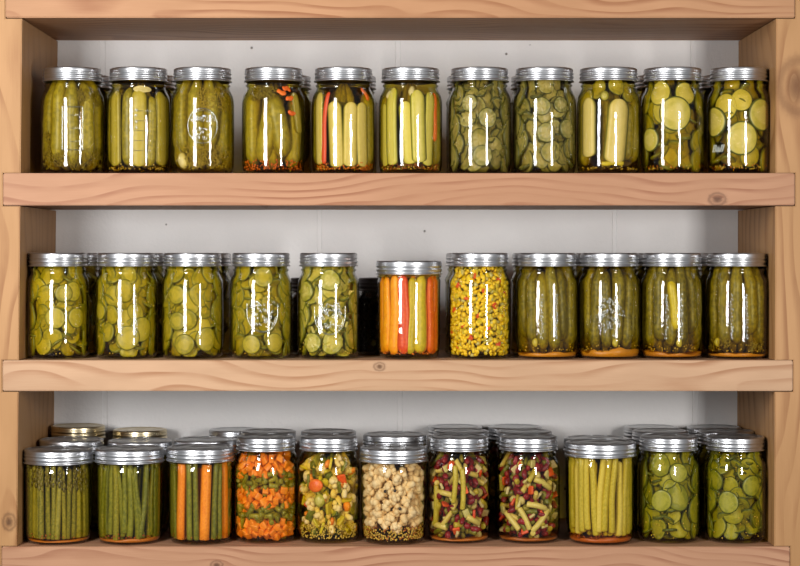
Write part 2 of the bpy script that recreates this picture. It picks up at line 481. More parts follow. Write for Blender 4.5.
# ---------------------------------------------------------------- jar shapes
def prof_pint(H, R=0.0388):
    k = H / 0.129
    o = [(0.0, 0.0018), (0.026, 0.0016), (0.0300, 0.0004), (0.0325, 0.0003), (0.0356, 0.0018), (0.0373, 0.0046), (R - .0005, 0.0095), (R, 0.018), (R + .0001, 0.05),
         (R, 0.084), (R - .0004, 0.0895), (0.0374, 0.0950), (0.0352, 0.0998), (0.0334, 0.1033), (0.0327, 0.1058), (0.0329, 0.1066),
         (0.0341, 0.1077), (0.0343, 0.1086), (0.0334, 0.1098), (0.0324, 0.1104), (0.0324, 0.122), (0.0322, 0.1272)]
    return [(r, z * k) for r, z in o]
def prof_wide(H, R=0.0402):
    t = 0.0025
    return [(0.0, 0.0018), (0.027, 0.0016), (R - .0085, 0.0004), (R - .0060, 0.0003), (R - .0033, 0.0020), (R - .0018, 0.0052), (R - .0011, 0.011),
            (R - .0008, 0.02), (R - .0003, H * .5), (R, H - 0.028), (R + .0001, H - 0.0235), (R - .0012, H - 0.0215), (R - .0012, H - 0.0205), (R + .0008, H - 0.0192),
            (R + .0008, H - 0.0182), (R - .0008, H - 0.0172), (R - .0008, H - 0.008), (R - .001, H - 0.0018)]

def inner_of(prof, t=0.0011):
    out = []
    for r, z in prof:
        if r == 0: out.append((0.0, z + 0.0006)); continue
        out.append((max(r - t, 0.0), max(z, 0.0022) if z < 0.006 else z))
    return out

class Jar:
    pass

bands = {}
def band_mesh(R, H, wide):
    """Screw band: rolled foot, thread bulges, knurled shoulder, turned-in top."""
    h = 0.0165
    z1, z0 = H, H - h
    p = [(R - .0012, z0), (R + .0002, z0 + .0002), (R + .0006, z0 + .0009), (R + .0002, z0 + .0017), (R - .0009, z0 + .0023),
         (R - .0010, z0 + .0038), (R - .0001, z0 + .0050), (R + .0001, z0 + .0062), (R - .0009, z0 + .0076), (R - .0010, z0 + .0086),
         (R - .0002, z0 + .0096), (R, z0 + .0105), (R - .0008, z0 + .0117), (R - .0006, z0 + .0122), (R - .0005, z0 + .0150), (R - .0011, z0 + .0160),
         (R - .0022, z1), (R - .0062, z1 + .0001), (R - .0064, z1 - .0005), (R - .0020, z1 - .0007), (R - .0017, z0 + .012), (R - .0018, z0)]
    n = 168
    return lathe(p + [p[0]], n, lambda i, k: (-0.00032 if k % 2 else 0.0) if i in (13, 14) else 0.0)
def lid_mesh(R, H):
    z = H - 0.0009
    r = R - 0.0021
    p = [(0, z + .0002), (r * .30, z + .0002), (r * .32, z + .0005), (r * .62, z + .0005), (r * .66, z + .0001), (r * .78, z + .0001), (r * .81, z + .0008), (r * .85, z + .0008), (r * .87, z),
         (r, z), (r, z - .0006), (0, z - .0006)]
    return lathe(p, 64)
mesh_cache = {}
def shared(key, name, fn, mats):
    if key not in mesh_cache:
        V, F, mi = fn()
        o = mesh_obj(name, V, F, mats, mi=mi)
        mesh_cache[key] = o.data
        C.objects.unlink(o); bpy.data.objects.remove(o)
    return mesh_cache[key]
def part(name, me, parent):
    o = bpy.data.objects.new(name, me); C.objects.link(o); o.parent = parent
    return o

def make_jar(px, shelf, y, kind, H, label, brine, lid='silver', cone_top=None, R=None, group=None):
    wide = kind == 'wide'
    R = R or (0.0402 if wide else 0.0388)
    prof = prof_wide(H, R) if wide else prof_pint(H, R)
    inn = inner_of(prof)
    j = Jar()
    root = bpy.data.objects.new('mason_jar', None)
    root.empty_display_size = 0.02
    C.objects.link(root)
    root.location = (PX(px, y), y, top_z[shelf] + 0.0002)
    tag(root, label, 'jar', group)
    Rb = (R + 0.0022) if wide else 0.0357
    def g():
        V1, F1 = lathe(prof, 96)
        V2, F2 = lathe(inn, 96)
        n1 = len(V1)
        # outer skin, inner skin (turned inside out) and the lip that joins them
        F = list(F1) + [[n1 + v for v in reversed(f)] for f in F2]
        lo, li = n1 - 96, n1 + len(V2) - 96
        F += [[lo + k, lo + (k + 1) % 96, li + (k + 1) % 96, li + k] for k in range(96)]
        return V1 + V2, F, [0] * len(F1) + [1] * len(F2) + [0] * 96
    key = (kind, round(H, 4), round(R, 4))
    part('glass_body', shared(('g',) + key, 'glass_body', g, [M['glass'], M['glass_in']]), root)
    fill = H - 0.0125
    def b():
        e = 0.0003
        p = [(max(r - e, 0), z + e) for r, z in inn if z + e < fill]
        rl = np.interp(fill, [q[1] for q in inn[6:]], [q[0] for q in inn[6:]]) - e
        p += [(float(rl), fill), (0, fill)]
        V, F = lathe(p, 48)
        return V, F, [0] * len(F)
    part('brine', shared(('b', brine) + key, 'brine', b, M[brine]), root)
    lm = {'silver': ('lid', 'silver'), 'gold': ('gold', 'gold'), 'dark': ('darklid', 'darklid')}[lid]
    def bd():
        V, F = band_mesh(Rb, H, wide); return V, F, [0] * len(F)
    def ld():
        V, F = lid_mesh(Rb, H); return V, F, [0] * len(F)
    part('screw_band', shared(('s', lm[1], round(Rb, 4), round(H, 4)), 'screw_band', bd, M[lm[1]]), root).rotation_euler = (0, 0, random.random())
    part('lid', shared(('l', lm[0], round(Rb, 4), round(H, 4)), 'lid', ld, M[lm[0]]), root)
    j.root = root; j.H = H; j.R = R; j.fill = fill
    zz = [q[1] for q in inn[3:]]; rr = [q[0] for q in inn[3:]]
    zz = [0.0] + zz; rr = [rr[0]] + rr
    j.rin = lambda z: np.interp(z, zz, rr) - 0.0004
    j.zb = 0.0030
    j.az = math.atan2(root.location.x, y + D)      # which way the jar's front faces the viewer's side of the room
    return j

# ---------------------------------------------------------------- pieces of food
# local frame: x across, z up, y into the jar (0 = touching the glass); loc = texture coordinates
def rot_xz(P, a):
    c, s = cos(a), sin(a)
    Q = P.copy(); Q[:, 0] = P[:, 0] * c - P[:, 2] * s; Q[:, 2] = P[:, 0] * s + P[:, 2] * c
    return Q
def wrap(j, P, th, z, w, maxr=True):
    """Lay the piece against the inside of the glass at angle TH (0 = front), height Z, W behind the wall."""
    Z = np.clip(P[:, 2] + z, j.zb, j.fill + 0.0025)
    Rm = float(j.rin(min(max(z, 0.012), j.H - 0.045)))
    rad = np.maximum(j.rin(Z) - (P[:, 1] + w), 0.002)
    a = th + P[:, 0] / max(Rm - w * 0.6, 0.008)
    return np.stack([rad * np.sin(a), -rad * np.cos(a), Z], axis=1)

rng = random.Random(11)
def disc(R, T, crinkle=0, lumps=0.05, n=26, wob=0.0):
    """A round slice, R across, T thick, softly irregular edge; crinkle cuts give ridged faces."""
    ph = [rng.uniform(0, 6.28) for _ in range(4)]
    rings = [0.0, 0.3, 0.55, 0.78, 0.93, 1.0]
    V, L = [], []
    def rad(a): return 1 + lumps * (sin(2 * a + ph[0]) + 0.6 * sin(3 * a + ph[1]) + 0.3 * sin(5 * a + ph[2]))
    cup = rng.uniform(-wob, wob) * R; ca = rng.uniform(0, 3.14)
    def yy(x, z, base):
        y = base + cup * ((x * cos(ca) + z * sin(ca)) ** 2)
        if crinkle: y += 0.30 * T * sin(crinkle * x / 1.0 * 3.0)
        return y
    F = []
    for side, y0 in ((0, 0.0), (1, T)):
        st = len(V)
        V.append((0, yy(0, 0, y0), 0)); L.append((0, side, 0))
        for q in rings[1:]:
            for k in range(n):
                a = 2 * pi * k / n
                rr = q * rad(a)
                inset = 0.16 * T if q == 1.0 else 0.0
                x, z = rr * cos(a), rr * sin(a)
                V.append((x * R, yy(x, z, y0 + (inset if side == 0 else -inset)), z * R))
                L.append((q * cos(a), side, q * sin(a)))
        for k in range(n):
            f = [st, st + 1 + k, st + 1 + (k + 1) % n]
            F.append(f if side == 0 else f[::-1])
        for q in range(len(rings) - 2):
            for k in range(n):
                a0 = st + 1 + q * n + k; a1 = st + 1 + q * n + (k + 1) % n
                f = [a0, a0 + n, a1 + n, a1]
                F.append(f if side == 0 else f[::-1])
    m = len(V) // 2
    a = 1 + (len(rings) - 2) * n
    for k in range(n):
        F.append([a + k, m + a + k, m + a + (k + 1) % n, a + (k + 1) % n])
    return np.array(V), F, np.array(L)

def tube(L, r0, r1, bend=0.0, n=10, m=14, bumps=0.0, cap=0.6, squash=1.0, prof=None, wav=0.0):
    """A long body along Z, centred; y starts at 0 (the side that touches the glass)."""
    V, T, F = [], [], []
    ph = rng.uniform(0, 6.28); p2 = rng.uniform(0, 6.28)
    cf = min(0.49, max(r0, r1) * cap / L)
    ce = [cf * (1 - cos(pi / 2 * i / 4)) for i in range(4)]
    md = max(2, m - 6)
    ts = ce + [cf + (1 - 2 * cf) * i / md for i in range(md + 1)] + [1 - q for q in reversed(ce)]
    m = len(ts) - 1
    for i, t in enumerate(ts):
        z = (t - 0.5) * L
        rr = r0 + (r1 - r0) * t
        d = min(t, 1 - t) * L
        cr = rr * cap
        if d < cr: e = sqrt(max(0.0, 1 - ((cr - d) / cr) ** 2)) * 0.96 + 0.04
        else: e = 1.0
        if prof: e *= prof(t)
        off = bend * (1 - (2 * t - 1) ** 2) + wav * sin(t * 9 + ph)
        for k in range(n):
            a = 2 * pi * k / n
            b = 1 + bumps * (sin(3 * a + ph + 7 * t) * sin(17 * t + 2 * a + p2)) + bumps * rng.uniform(-.4, .4)
            V.append((off + cos(a) * rr * e * b, max(r0, r1) * squash - sin(a) * rr * e * b * squash, z))
            T.append((cos(a), sin(a), z / max(r0, r1)))
    for i in range(m):
        for k in range(n):
            F.append([i * n + k, i * n + (k + 1) % n, (i + 1) * n + (k + 1) % n, (i + 1) * n + k])
    F.append([k for k in range(n)][::-1]); F.append([m * n + k for k in range(n)])
    return np.array(V), F, np.array(T)

def half_spear(L, w, t, bend=0.0, tip=1.0, tip2=0.5, m=18):
    """A lengthwise cut: flat flesh face towards the glass, rounded skin behind; the ends taper round."""
    V, T, F, mi = [], [], [], []
    n = 12
    f0, f1 = min(.45, w * tip2 / L), min(.45, w * tip / L)
    ss = [f0 * (1 - cos(pi / 2 * i / 5)) for i in range(5)] + [f0 + (1 - f0 - f1) * i / 9 for i in range(10)] + [1 - f1 * (1 - cos(pi / 2 * i / 6)) for i in reversed(range(6))]
    m = len(ss) - 1
    for i, s in enumerate(ss):
        z = (s - .5) * L
        d0, d1 = s * L, (1 - s) * L
        e = 1.0
        if d0 < w * tip2: e *= sqrt(max(0, 1 - ((w * tip2 - d0) / (w * tip2)) ** 2)) * .9 + .1
        if d1 < w * tip: e *= sqrt(max(0, 1 - ((w * tip - d1) / (w * tip)) ** 2)) * .9 + .1
        off = bend * (1 - (2 * s - 1) ** 2)
        for k in range(n):
            if k < 5:
                u = -1 + 2 * k / 4; x, y = u, (-.12 if abs(u) < .9 else 0.05) * (1 - u * u)
            else:
                a = pi * (k - 4) / (n - 4); x, y = cos(a), sin(a) * 1.0
            V.append((off + x * w * e, 0.0006 + y * t * e, z)); T.append((x, y, z / w))
    for i in range(m):
        for k in range(n):
            F.append([i * n + k, i * n + (k + 1) % n, (i + 1) * n + (k + 1) % n, (i + 1) * n + k])
            mi.append(0 if k < 4 else 1)
    F.append([k for k in range(n)][::-1]); F.append([m * n + k for k in range(n)]); mi += [1, 1]
    return np.array(V), F, np.array(T), mi

def blob(a, b, c, n=10, m=7, bumps=0.0, bend=0.0):
    V, T, F = [], [], []
    ph = rng.uniform(0, 6.28)
    for i in range(m + 1):
        p = pi * i / m
        for k in range(n):
            t = 2 * pi * k / n
            s = 1 + bumps * sin(3 * t + ph) * sin(2 * p) + bumps * rng.uniform(-.5, .5)
            x, y, z = cos(t) * sin(p) * s, sin(t) * sin(p) * s, cos(p) * s
            V.append((x * a + bend * z * z, b + y * b, z * c)); T.append((x, y, z))
    for i in range(m):
        for k in range(n):
            F.append([(i + 1) * n + k, (i + 1) * n + (k + 1) % n, i * n + (k + 1) % n, i * n + k])
    return np.array(V), F, np.array(T)

def cube(a, b, c, r=0.22):
    """A cut dice with softened corners."""
    n = 4
    V, T, F, idx = [], [], [], {}
    cs = [-1, -0.72, 0.72, 1]
    def vid(i, jj, k):
        if (i, jj, k) not in idx:
            p = np.array([cs[i], cs[jj], cs[k]], float)
            q = np.clip(p, -(1 - r), 1 - r); d = p - q; l = np.linalg.norm(d)
            if l > r: p = q + d / l * r
            p = p * (1 + rng.uniform(-.03, .03))
            idx[(i, jj, k)] = len(V); V.append((p[0] * a, b + p[1] * b, p[2] * c)); T.append(tuple(p))
        return idx[(i, jj, k)]
    for u in range(3):
        for v in range(3):
            F.append([vid(u, 0, v), vid(u + 1, 0, v), vid(u + 1, 0, v + 1), vid(u, 0, v + 1)])
            F.append([vid(u, 3, v + 1), vid(u + 1, 3, v + 1), vid(u + 1, 3, v), vid(u, 3, v)])
            F.append([vid(0, u, v + 1), vid(0, u + 1, v + 1), vid(0, u + 1, v), vid(0, u, v)])
            F.append([vid(3, u, v), vid(3, u + 1, v), vid(3, u + 1, v + 1), vid(3, u, v + 1)])
            F.append([vid(u, v, 0), vid(u, v + 1, 0), vid(u + 1, v + 1, 0), vid(u + 1, v, 0)])
            F.append([vid(u, v + 1, 3), vid(u, v, 3), vid(u + 1, v, 3), vid(u + 1, v + 1, 3)])
    return np.array(V), F, np.array(T)

def join(list_):
    V, F, T, n = [], [], [], 0
    for P, f, t in list_:
        V.append(P); T.append(t); F += [[n + i for i in q] for q in f]; n += len(P)
    return np.vstack(V), F, np.vstack(T)

def tumble(P):
    """Turn a small piece any which way, then set its nearest point on the glass."""
    c = P.mean(axis=0); Q = P - c
    for ax in (0, 1, 2):
        a = rng.uniform(0, 6.28); i, k = [(1, 2), (0, 2), (0, 1)][ax]
        A, B = Q[:, i].copy(), Q[:, k].copy()
        Q[:, i] = A * cos(a) - B * sin(a); Q[:, k] = A * sin(a) + B * cos(a)
    Q[:, 1] -= Q[:, 1].min()
    return Q

def put(j, name, geo, mats, th, z, w, roll=0.0, label=None, kind=None):
    P, F, T = geo[:3]
    if .95 < abs(th) < 2.0: w *= max(.15, 1 - (abs(th) - .95) * 2.2)
    if roll: P = rot_xz(P, roll)
    Q = wrap(j, P, th + j.az * -1.0, z, w)
    o = mesh_obj(name, Q, F, mats, j.root, mi=(geo[3] if len(geo) > 3 else None), loc=T)
    if label: o['label'] = label
    if kind: o['kind'] = kind
    return o

def ring(j, n, span, z0, z1, jit=0.5):
    """Scatter n places over the visible sweep of the wall, evenly enough that none is bare."""
    out = []
    g = rng.uniform(0, 1)
    for i in range(n):
        u = (g + i * 0.6180339) % 1.0
        v = (i + 0.5) / n
        out.append((-span + 2 * span * u + rng.uniform(-jit, jit) * 0.1, z0 + (z1 - z0) * v + rng.uniform(-1, 1) * 0.002))
    rng.shuffle(out)
    return out

# ---- fills
def seeds_layer(j, name, mat, z0, z1, n, r=0.0009, span=2.2, label=None, stretch=1.0, deep=0.012):
    """Loose spice nobody could count: one mesh of small grains."""
    L = []
    for _ in range(n):
        P, F, T = blob(r * rng.uniform(.7, 1.2) * stretch, r, r * rng.uniform(.7, 1.2), 6, 4)
        if stretch != 1: P = rot_xz(P, rng.uniform(0, 3.1))
        z = z0 + (z1 - z0) * rng.random() ** 1.5
        L.append((wrap(j, P, rng.uniform(-span, span) - j.az, z, rng.random() * deep), F, T + rng.uniform(0, 9)))
    V, F, T = join(L)
    o = mesh_obj(name, V, F, mat, j.root, loc=T)
    o['kind'] = 'stuff'
    if label: o['label'] = label
    return o

def sediment(j, mat, h, name='spice_sediment'):
    """Settled fine spice: a low uneven bed on the floor of the jar."""
    n = 48
    V, T, F = [], [], []
    rings = [0.0, 0.4, 0.8, 1.0]
    ph = rng.uniform(0, 6)
    for side in (0, 1):
        for q in rings:
            for k in range(n):
                a = 2 * pi * k / n
                z = j.zb if side == 0 else j.zb + h * (0.75 + 0.25 * sin(2 * a + ph) + 0.16 * sin(7 * a) * q + rng.uniform(-.14, .14))
                r = (float(j.rin(z)) - 0.0002) * q
                V.append((r * sin(a), -r * cos(a), z)); T.append((r * sin(a) * 150, r * cos(a) * 150, z * 150))
    R_ = len(rings)
    for side in (0, 1):
        b = side * R_ * n
        for i in range(R_ - 1):
            for k in range(n):
                f = [b + i * n + k, b + (i + 1) * n + k, b + (i + 1) * n + (k + 1) % n, b + i * n + (k + 1) % n]
                F.append(f if side else f[::-1])
    a0, a1 = (R_ - 1) * n, (2 * R_ - 1) * n
    for k in range(n): F.append([a0 + k, a0 + (k + 1) % n, a1 + (k + 1) % n, a1 + k])
    o = mesh_obj(name, V, F, M[mat], j.root, loc=T)
    o['kind'] = 'stuff'
    return o

def dill(j, zones, n, mat='dill'):
    """Dill heads: a tangle of thin stems and seeds packed in the given zones (th0, th1, z0, z1)."""
    L = []
    for _ in range(n):
        a, b, c, d = rng.choice(zones)
        th, z = rng.uniform(a, b), rng.uniform(c, d)
        w = rng.random() * 0.006
        P, F, T = tube(rng.uniform(.004, .010), .00035, .00025, rng.uniform(-.002, .002), 4, 4)
        L.append((wrap(j, rot_xz(P, rng.uniform(0, 3.1)), th - j.az, z, w), F, T + rng.uniform(0, 9)))
        for _k in range(2):
            P, F, T = blob(.0011, .0007, .0008, 5, 4)
            L.append((wrap(j, rot_xz(P, rng.uniform(0, 3.1)), th - j.az + rng.uniform(-.12, .12), z + rng.uniform(-.003, .003), w), F, T + rng.uniform(0, 9)))
    V, F, T = join(L)
    o = mesh_obj('dill_sprig', V, F, M[mat], j.root, loc=T); o['kind'] = 'stuff'

def whole(j, name, mat, n=8, r=0.0135, w=0.0, inner=5, bumps=0.05, zlo=0.0, tilt=0.10, bend=0.003, Lf=1.0, span=2.4, seedang=0.0):
    Hh = (j.fill - j.zb) * Lf
    for i in range(n):
        th = -span + 2 * span * (i + .5) / n + seedang
        rr = r * rng.uniform(.88, 1.06); L = Hh * rng.uniform(.80, .97)
        put(j, name, tube(L, rr, rr * rng.uniform(.85, 1), rng.uniform(-bend, bend), 14, 22, bumps, 1.5), M[mat],
            th, j.zb + zlo + L / 2 + rng.uniform(0, max(Hh - L, 0)), w + rng.uniform(0, .002), rng.uniform(-tilt, tilt))
    for i in range(inner):
        th = -2.0 + 4.0 * (i + .5) / inner
        L = Hh * rng.uniform(.8, .95)
        put(j, name, tube(L, r * .95, r * .85, 0, 10, 12, bumps, 1.4), M[mat], th, j.zb + L / 2 + .002, 0.013)

def spears(j, name, flesh, skin, spec, w0=0.0):
    """spec: list of (angle, z centre, length, half width, roll, depth, facing) ; facing 'f' shows flesh, 's' skin."""
    for th, z, L, hw, roll, w, face in spec:
        if face == 'f':
            g = half_spear(L, hw * 1.14, hw * .9, rng.uniform(-.001, .001)); put(j, name, g, [M[flesh], M[skin]], th, z, w + w0, roll)
        else:
            g = tube(L, hw * 1.15, hw * 1.05, rng.uniform(-.002, .002), 14, 18, .04, 1.3, squash=.8); put(j, name, g, M[skin], th, z, w + w0, roll)

def chips(j, name, mat, n=46, r=(.011, .0155), T=.0032, crinkle=0, z0=None, z1=None, span=2.1, inner=34, flat=0.75, wob=.12, feature=(), depth=0.009, lumps=.05):
    z0 = z0 or j.zb + .008; z1 = z1 or j.fill - .006
    for k, (th, z) in enumerate(ring(j, n, span, z0, z1)):
        R = rng.uniform(*r)
        P, F, L = disc(R, T * rng.uniform(.8, 1.2), crinkle, lumps=lumps, wob=wob)
        w = 0.0022 + depth * (k / n) * rng.uniform(.7, 1.1)
        if rng.random() > flat:      # seen on edge: tipped so that it lies across
            a = rng.uniform(.7, 1.25) * rng.choice((-1, 1))
            Y, Z = P[:, 1].copy(), P[:, 2].copy()
            P[:, 1] = Y * cos(a) - Z * sin(a); P[:, 2] = Y * sin(a) + Z * cos(a); P[:, 1] -= P[:, 1].min()
            P = rot_xz(P, rng.uniform(-.5, .5)); w *= .4
        else:
            a = rng.uniform(-.28, .28); b = rng.uniform(-.2, .2)
            P = rot_xz(P, rng.uniform(0, 6.28)); P[:, 1] += P[:, 2] * sin(a) + P[:, 0] * sin(b); P[:, 1] -= P[:, 1].min()
            w *= .75
        put(j, name, (P, F, L), M[mat], th, z, w)
    for th, z in ring(j, inner, 1.9, z0 + .004, z1):
        P, F, L = disc(r[1] * 1.2, T, 0, n=16)
        put(j, name, (P, F, L), M[mat], th, z, 0.0115 + rng.uniform(0, .007))
    for th, z, R, w in feature:
        P, F, L = disc(R, T, crinkle, lumps=.025, wob=.03)
        put(j, name, (rot_xz(P, rng.uniform(0, 6.28)), F, L), M[mat], th, z, w)

def stalks(j, name, mats, n, r, span=2.3, tilt=.06, bend=.002, Lf=(.86, .98), inner=8, zlo=0.0, w=0.0, cap=.6, squash=1.0, order=None):
    Hh = j.fill - j.zb - zlo
    for i in range(n):
        th = -span + 2 * span * (i + .5) / n + rng.uniform(-.4, .4) / n
        L = Hh * rng.uniform(*Lf)
        m = mats[order[i % len(order)]] if order else rng.choice(mats)
        put(j, name, tube(L, r * rng.uniform(.85, 1.12), r * rng.uniform(.7, .95), rng.uniform(-bend, bend), 10, 14, .03, cap, squash, wav=.0004),
            M[m], th, j.zb + zlo + L / 2 + rng.uniform(0, Hh - L), w + rng.uniform(0, .0035), rng.uniform(-tilt, tilt))
    for i in range(inner):
        L = Hh * .9
        put(j, name, tube(L, r, r * .8, 0, 8, 8, .03, cap), M[mats[0]], -2 + 4 * (i + .5) / inner, j.zb + zlo + L / 2, .009 + rng.uniform(0, .006), rng.uniform(-tilt, tilt))

def scatter(j, name, maker, mat, n, z0, z1, span=2.1, w=(0, .004), turn=True, cap=None, label=None):
    for th, z in ring(j, n, span, z0, z1):
        g = maker()
        P = tumble(g[0]) if turn else g[0]
        put(j, name, (P, g[1], g[2]), M[mat] if isinstance(mat, str) else M[rng.choice(mat)], th, z, rng.uniform(*w), label=label)

def stuff_scatter(j, name, maker, mats, n, z0, z1, span=2.2, w=(0, .01)):
    L = []; mi = []
    for th, z in ring(j, n, span, z0, z1):
        g = maker()
        L.append((wrap(j, tumble(g[0]), th - j.az, z + rng.uniform(-.002, .002), rng.uniform(*w)), g[1], g[2] + rng.uniform(0, 9)))
        mi += [rng.randrange(len(mats))] * len(g[1])
    V, F, T = join(L)
    o = mesh_obj(name, V, F, [M[m] for m in mats], j.root, mi=mi, loc=T); o['kind'] = 'stuff'
    return o

def floret(r):
    L = []
    P, F, T = tube(r * 1.3, r * .35, r * .6, 0, 8, 5)
    P[:, 2] -= r * .5; P[:, 1] -= r * .5
    L.append((P, F, T))
    for _ in range(13):
        a, b = rng.uniform(0, 6.28), math.acos(rng.uniform(0.0, 1))
        q = r * rng.uniform(.36, .50)
        B, F, T = blob(q, q, q, 8, 6, .12)
        B[:, 1] -= q
        B = B + np.array([cos(a) * sin(b), sin(a) * sin(b), cos(b)]) * r * .62 + np.array([0, 0, r * .1])
        L.append((B, F, T + rng.uniform(0, 5)))
    return join(L)
def cutbean(L=.018, r=.0035): return tube(L * rng.uniform(.7, 1.3), r, r * .95, rng.uniform(-.001, .001), 9, 6, .04, .25)
def kidney(): return blob(.0042, .0036, .0072, 10, 8, .02, bend=.0018)
def garlic_clove(r=.009): return blob(r * .75, r * .55, r, 12, 9, .03, bend=.0012)
def dice(s=.0045): return cube(s * rng.uniform(.85, 1.2), s * rng.uniform(.8, 1.1), s * rng.uniform(.85, 1.2))
def strip(L, w, t, bend=0.0):
    P, F, T = tube(L, w, w * .75, bend, 12, 18, .02, 1.1, squash=t / w, wav=.0006)
    return P, F, T

# ---- relief moulded in the glass
def relief(j, kind, th0=0.0, zc=.052, name='embossing'):
    L = []
    def line(pts, r=.00075):
        V, F, T = [], [], []
        n = 6
        for i, (u, z) in enumerate(pts):
            u2, z2 = pts[min(i + 1, len(pts) - 1)]; u1, z1 = pts[max(i - 1, 0)]
            d = np.array([u2 - u1, z2 - z1]); d = d / (np.linalg.norm(d) + 1e-9); nx, nz = -d[1], d[0]
            for k in range(n):
                a = 2 * pi * k / n
                uu = u + nx * cos(a) * r; zz = z + nz * cos(a) * r
                rad = j.R - .0001 + sin(a) * r * .8
                an = th0 - j.az + uu / j.R
                V.append((rad * sin(an), -rad * cos(an), zc + zz)); T.append((0, 0, 0))
        for i in range(len(pts) - 1):
            for k in range(n):
                F.append([i * n + k, i * n + (k + 1) % n, (i + 1) * n + (k + 1) % n, (i + 1) * n + k])
        L.append((np.array(V), F, np.array(T)))
    def arc(cx, cz, rx, rz, a0, a1, n=28): return [(cx + rx * cos(a0 + (a1 - a0) * i / n), cz + rz * sin(a0 + (a1 - a0) * i / n)) for i in range(n + 1)]
    def curl(x, z, s):
        a = rng.uniform(0, 6.28)
        line([(x + s * (1 - .6 * t / 9) * cos(a + t * .55), z + s * (1 - .6 * t / 9) * sin(a + t * .55)) for t in range(10)], .0007)
    if kind == 'graduated':
        w, h = .0125, .026
        line([(-w, -h), (w, -h)]); line([(-w, h), (w, h)]); line([(-w, -h), (-w, h)]); line([(w, -h), (w, h)])
        for q in (-.016, 0.0, .016):
            line([(-.003, q), (.0015, q)], .0004)
            for s in range(4): line([(.003 + s * .0022, q - .0007), (.0036 + s * .0022, q + .0009)], .0004)
    elif kind == 'marks':
        for q in range(5):
            line([(-.011, -.024 + q * .012), (.004, -.024 + q * .012)], .0004)
            for s in range(4): line([(.006 + s * .0022, -.025 + q * .012), (.0066 + s * .0022, -.0232 + q * .012)], .0004)
        for q in range(4): curl(-.005, .004 + q * .007, .0018)
    elif kind == 'oval':
        line(arc(0, 0, .0185, .021, 0, 2 * pi, 48)); line(arc(0, 0, .016, .0185, .3, 2.8, 24), .0004)
        for _ in range(34): curl(rng.uniform(-.013, .013), rng.uniform(-.015, .015), rng.uniform(.0014, .0030))
    elif kind == 'arch':
        line(arc(0, .002, .0195, .024, pi, 2 * pi, 32)); line([(-.0195, .002), (-.0195, .012)]); line([(.0195, .002), (.0195, .012)])
        line(arc(0, .000, .0165, .021, pi * 1.05, 1.95 * pi, 32), .0004)
        for _ in range(44): curl(rng.uniform(-.014, .014), rng.uniform(-.014, .016), rng.uniform(.0012, .0030))
    elif kind == 'leafy':
        for _ in range(60):
            a = rng.uniform(0, 6.28); q = sqrt(rng.random())
            curl(.017 * q * cos(a), .024 * q * sin(a), rng.uniform(.0012, .0030))
    elif kind == 'column':
        for s in (-.0085, .0095):
            for q in range(13): curl(s + rng.uniform(-.0008, .0008), -.026 + q * .0043, rng.uniform(.0014, .0022))
    V, F, T = join(L)
    mesh_obj(name, V, F, M['emboss'], j.root)

def glass_text(j, text, th0, zc, size):
    """Raised script lettering wrapped round the jar."""
    cu = bpy.data.curves.new('lettering', 'FONT'); cu.body = text; cu.size = size; cu.extrude = .0003; cu.shear = 0.35; cu.bevel_depth = .00025
    cu.align_x = 'CENTER'
    o = bpy.data.objects.new('lettering', cu); C.objects.link(o)
    dg = bpy.context.evaluated_depsgraph_get()
    me = bpy.data.meshes.new_from_object(o.evaluated_get(dg))
    bpy.data.objects.remove(o); bpy.data.curves.remove(cu)
    for v in me.vertices:
        an = th0 - j.az + v.co.x / j.R; rad = j.R + .0002 + v.co.z; z = zc + v.co.y
        v.co = (rad * sin(an), -rad * cos(an), z)
    me.materials.clear(); me.materials.append(M['letter'])
    q = bpy.data.objects.new('lettering', me); C.objects.link(q); q.parent = j.root

# ================================================================ THE JARS
HP = 0.130
G1, G2, G3 = 'jars on the upper shelf', 'jars on the middle shelf', 'jars on the bottom shelf'
Y0 = 0.056
def pint1(px, label, brine): return make_jar(px, 1, Y0, 'pint', HP, label, brine, group=G1)
def pint2(px, label, brine, R=.0381, y=Y0): return make_jar(px, 2, y, 'pint', 0.1288, label, brine, R=R, group=G2)
def pint3(px, label, brine, R=.0383, y=Y0): return make_jar(px, 3, y, 'pint', 0.1275, label, brine, R=R, group=G3)
def wide3(px, label, brine, H=.113, R=.0402): return make_jar(px, 3, 0.0452, 'wide', H, label, brine, R=R, group=G3)

# --- upper shelf
j = pint1(72.5, 'jar of whole dill pickles with a moulded rectangular panel of measuring marks, beside the post', 'b_olive')
whole(j, 'dill_pickle', 'dill_skin', 7, .0150, inner=5, tilt=.06, zlo=.004, seedang=.0)
dill(j, [(-1.6, 1.6, .008, .030), (.2, 1.5, .085, .104), (-1.6, -.9, .02, .05)], 420)
relief(j, 'graduated', 0.0, .055)

j = pint1(138.5, 'jar of long dill spears under a pale garlic slice, measuring lines on the glass', 'b_olive')
spears(j, 'pickle_spear', 'spear_flesh', 'dill_skin', [(-1.45, .055, .09, .009, 0, .001, 's'), (-.98, .056, .092, .0095, .02, .001, 'f'), (-.42, .058, .096, .0088, 0, .0, 's'), (.02, .056, .094, .0095, .0, .001, 'f'),
    (.50, .052, .086, .0080, -.04, .0, 's'), (.95, .056, .09, .0095, .0, .001, 'f'), (1.45, .055, .09, .009, 0, .001, 's'), (-2.0, .055, .09, .0095, 0, .001, 's'), (2.0, .055, .09, .0095, 0, .001, 's'),
    (-.7, .060, .105, .0125, 0, .013, 's'), (0, .060, .105, .0125, 0, .013, 's'), (.7, .060, .105, .0125, 0, .013, 's')])
P, F, T = disc(.013, .003); put(j, 'garlic_slice', (P * np.array([1.1, 1, .32]), F, T), M['garlic'], .15, .103, .001)
seeds_layer(j, 'mustard_seed', M['seed'], .006, .012, 90)
relief(j, 'marks', 0.05, .052)

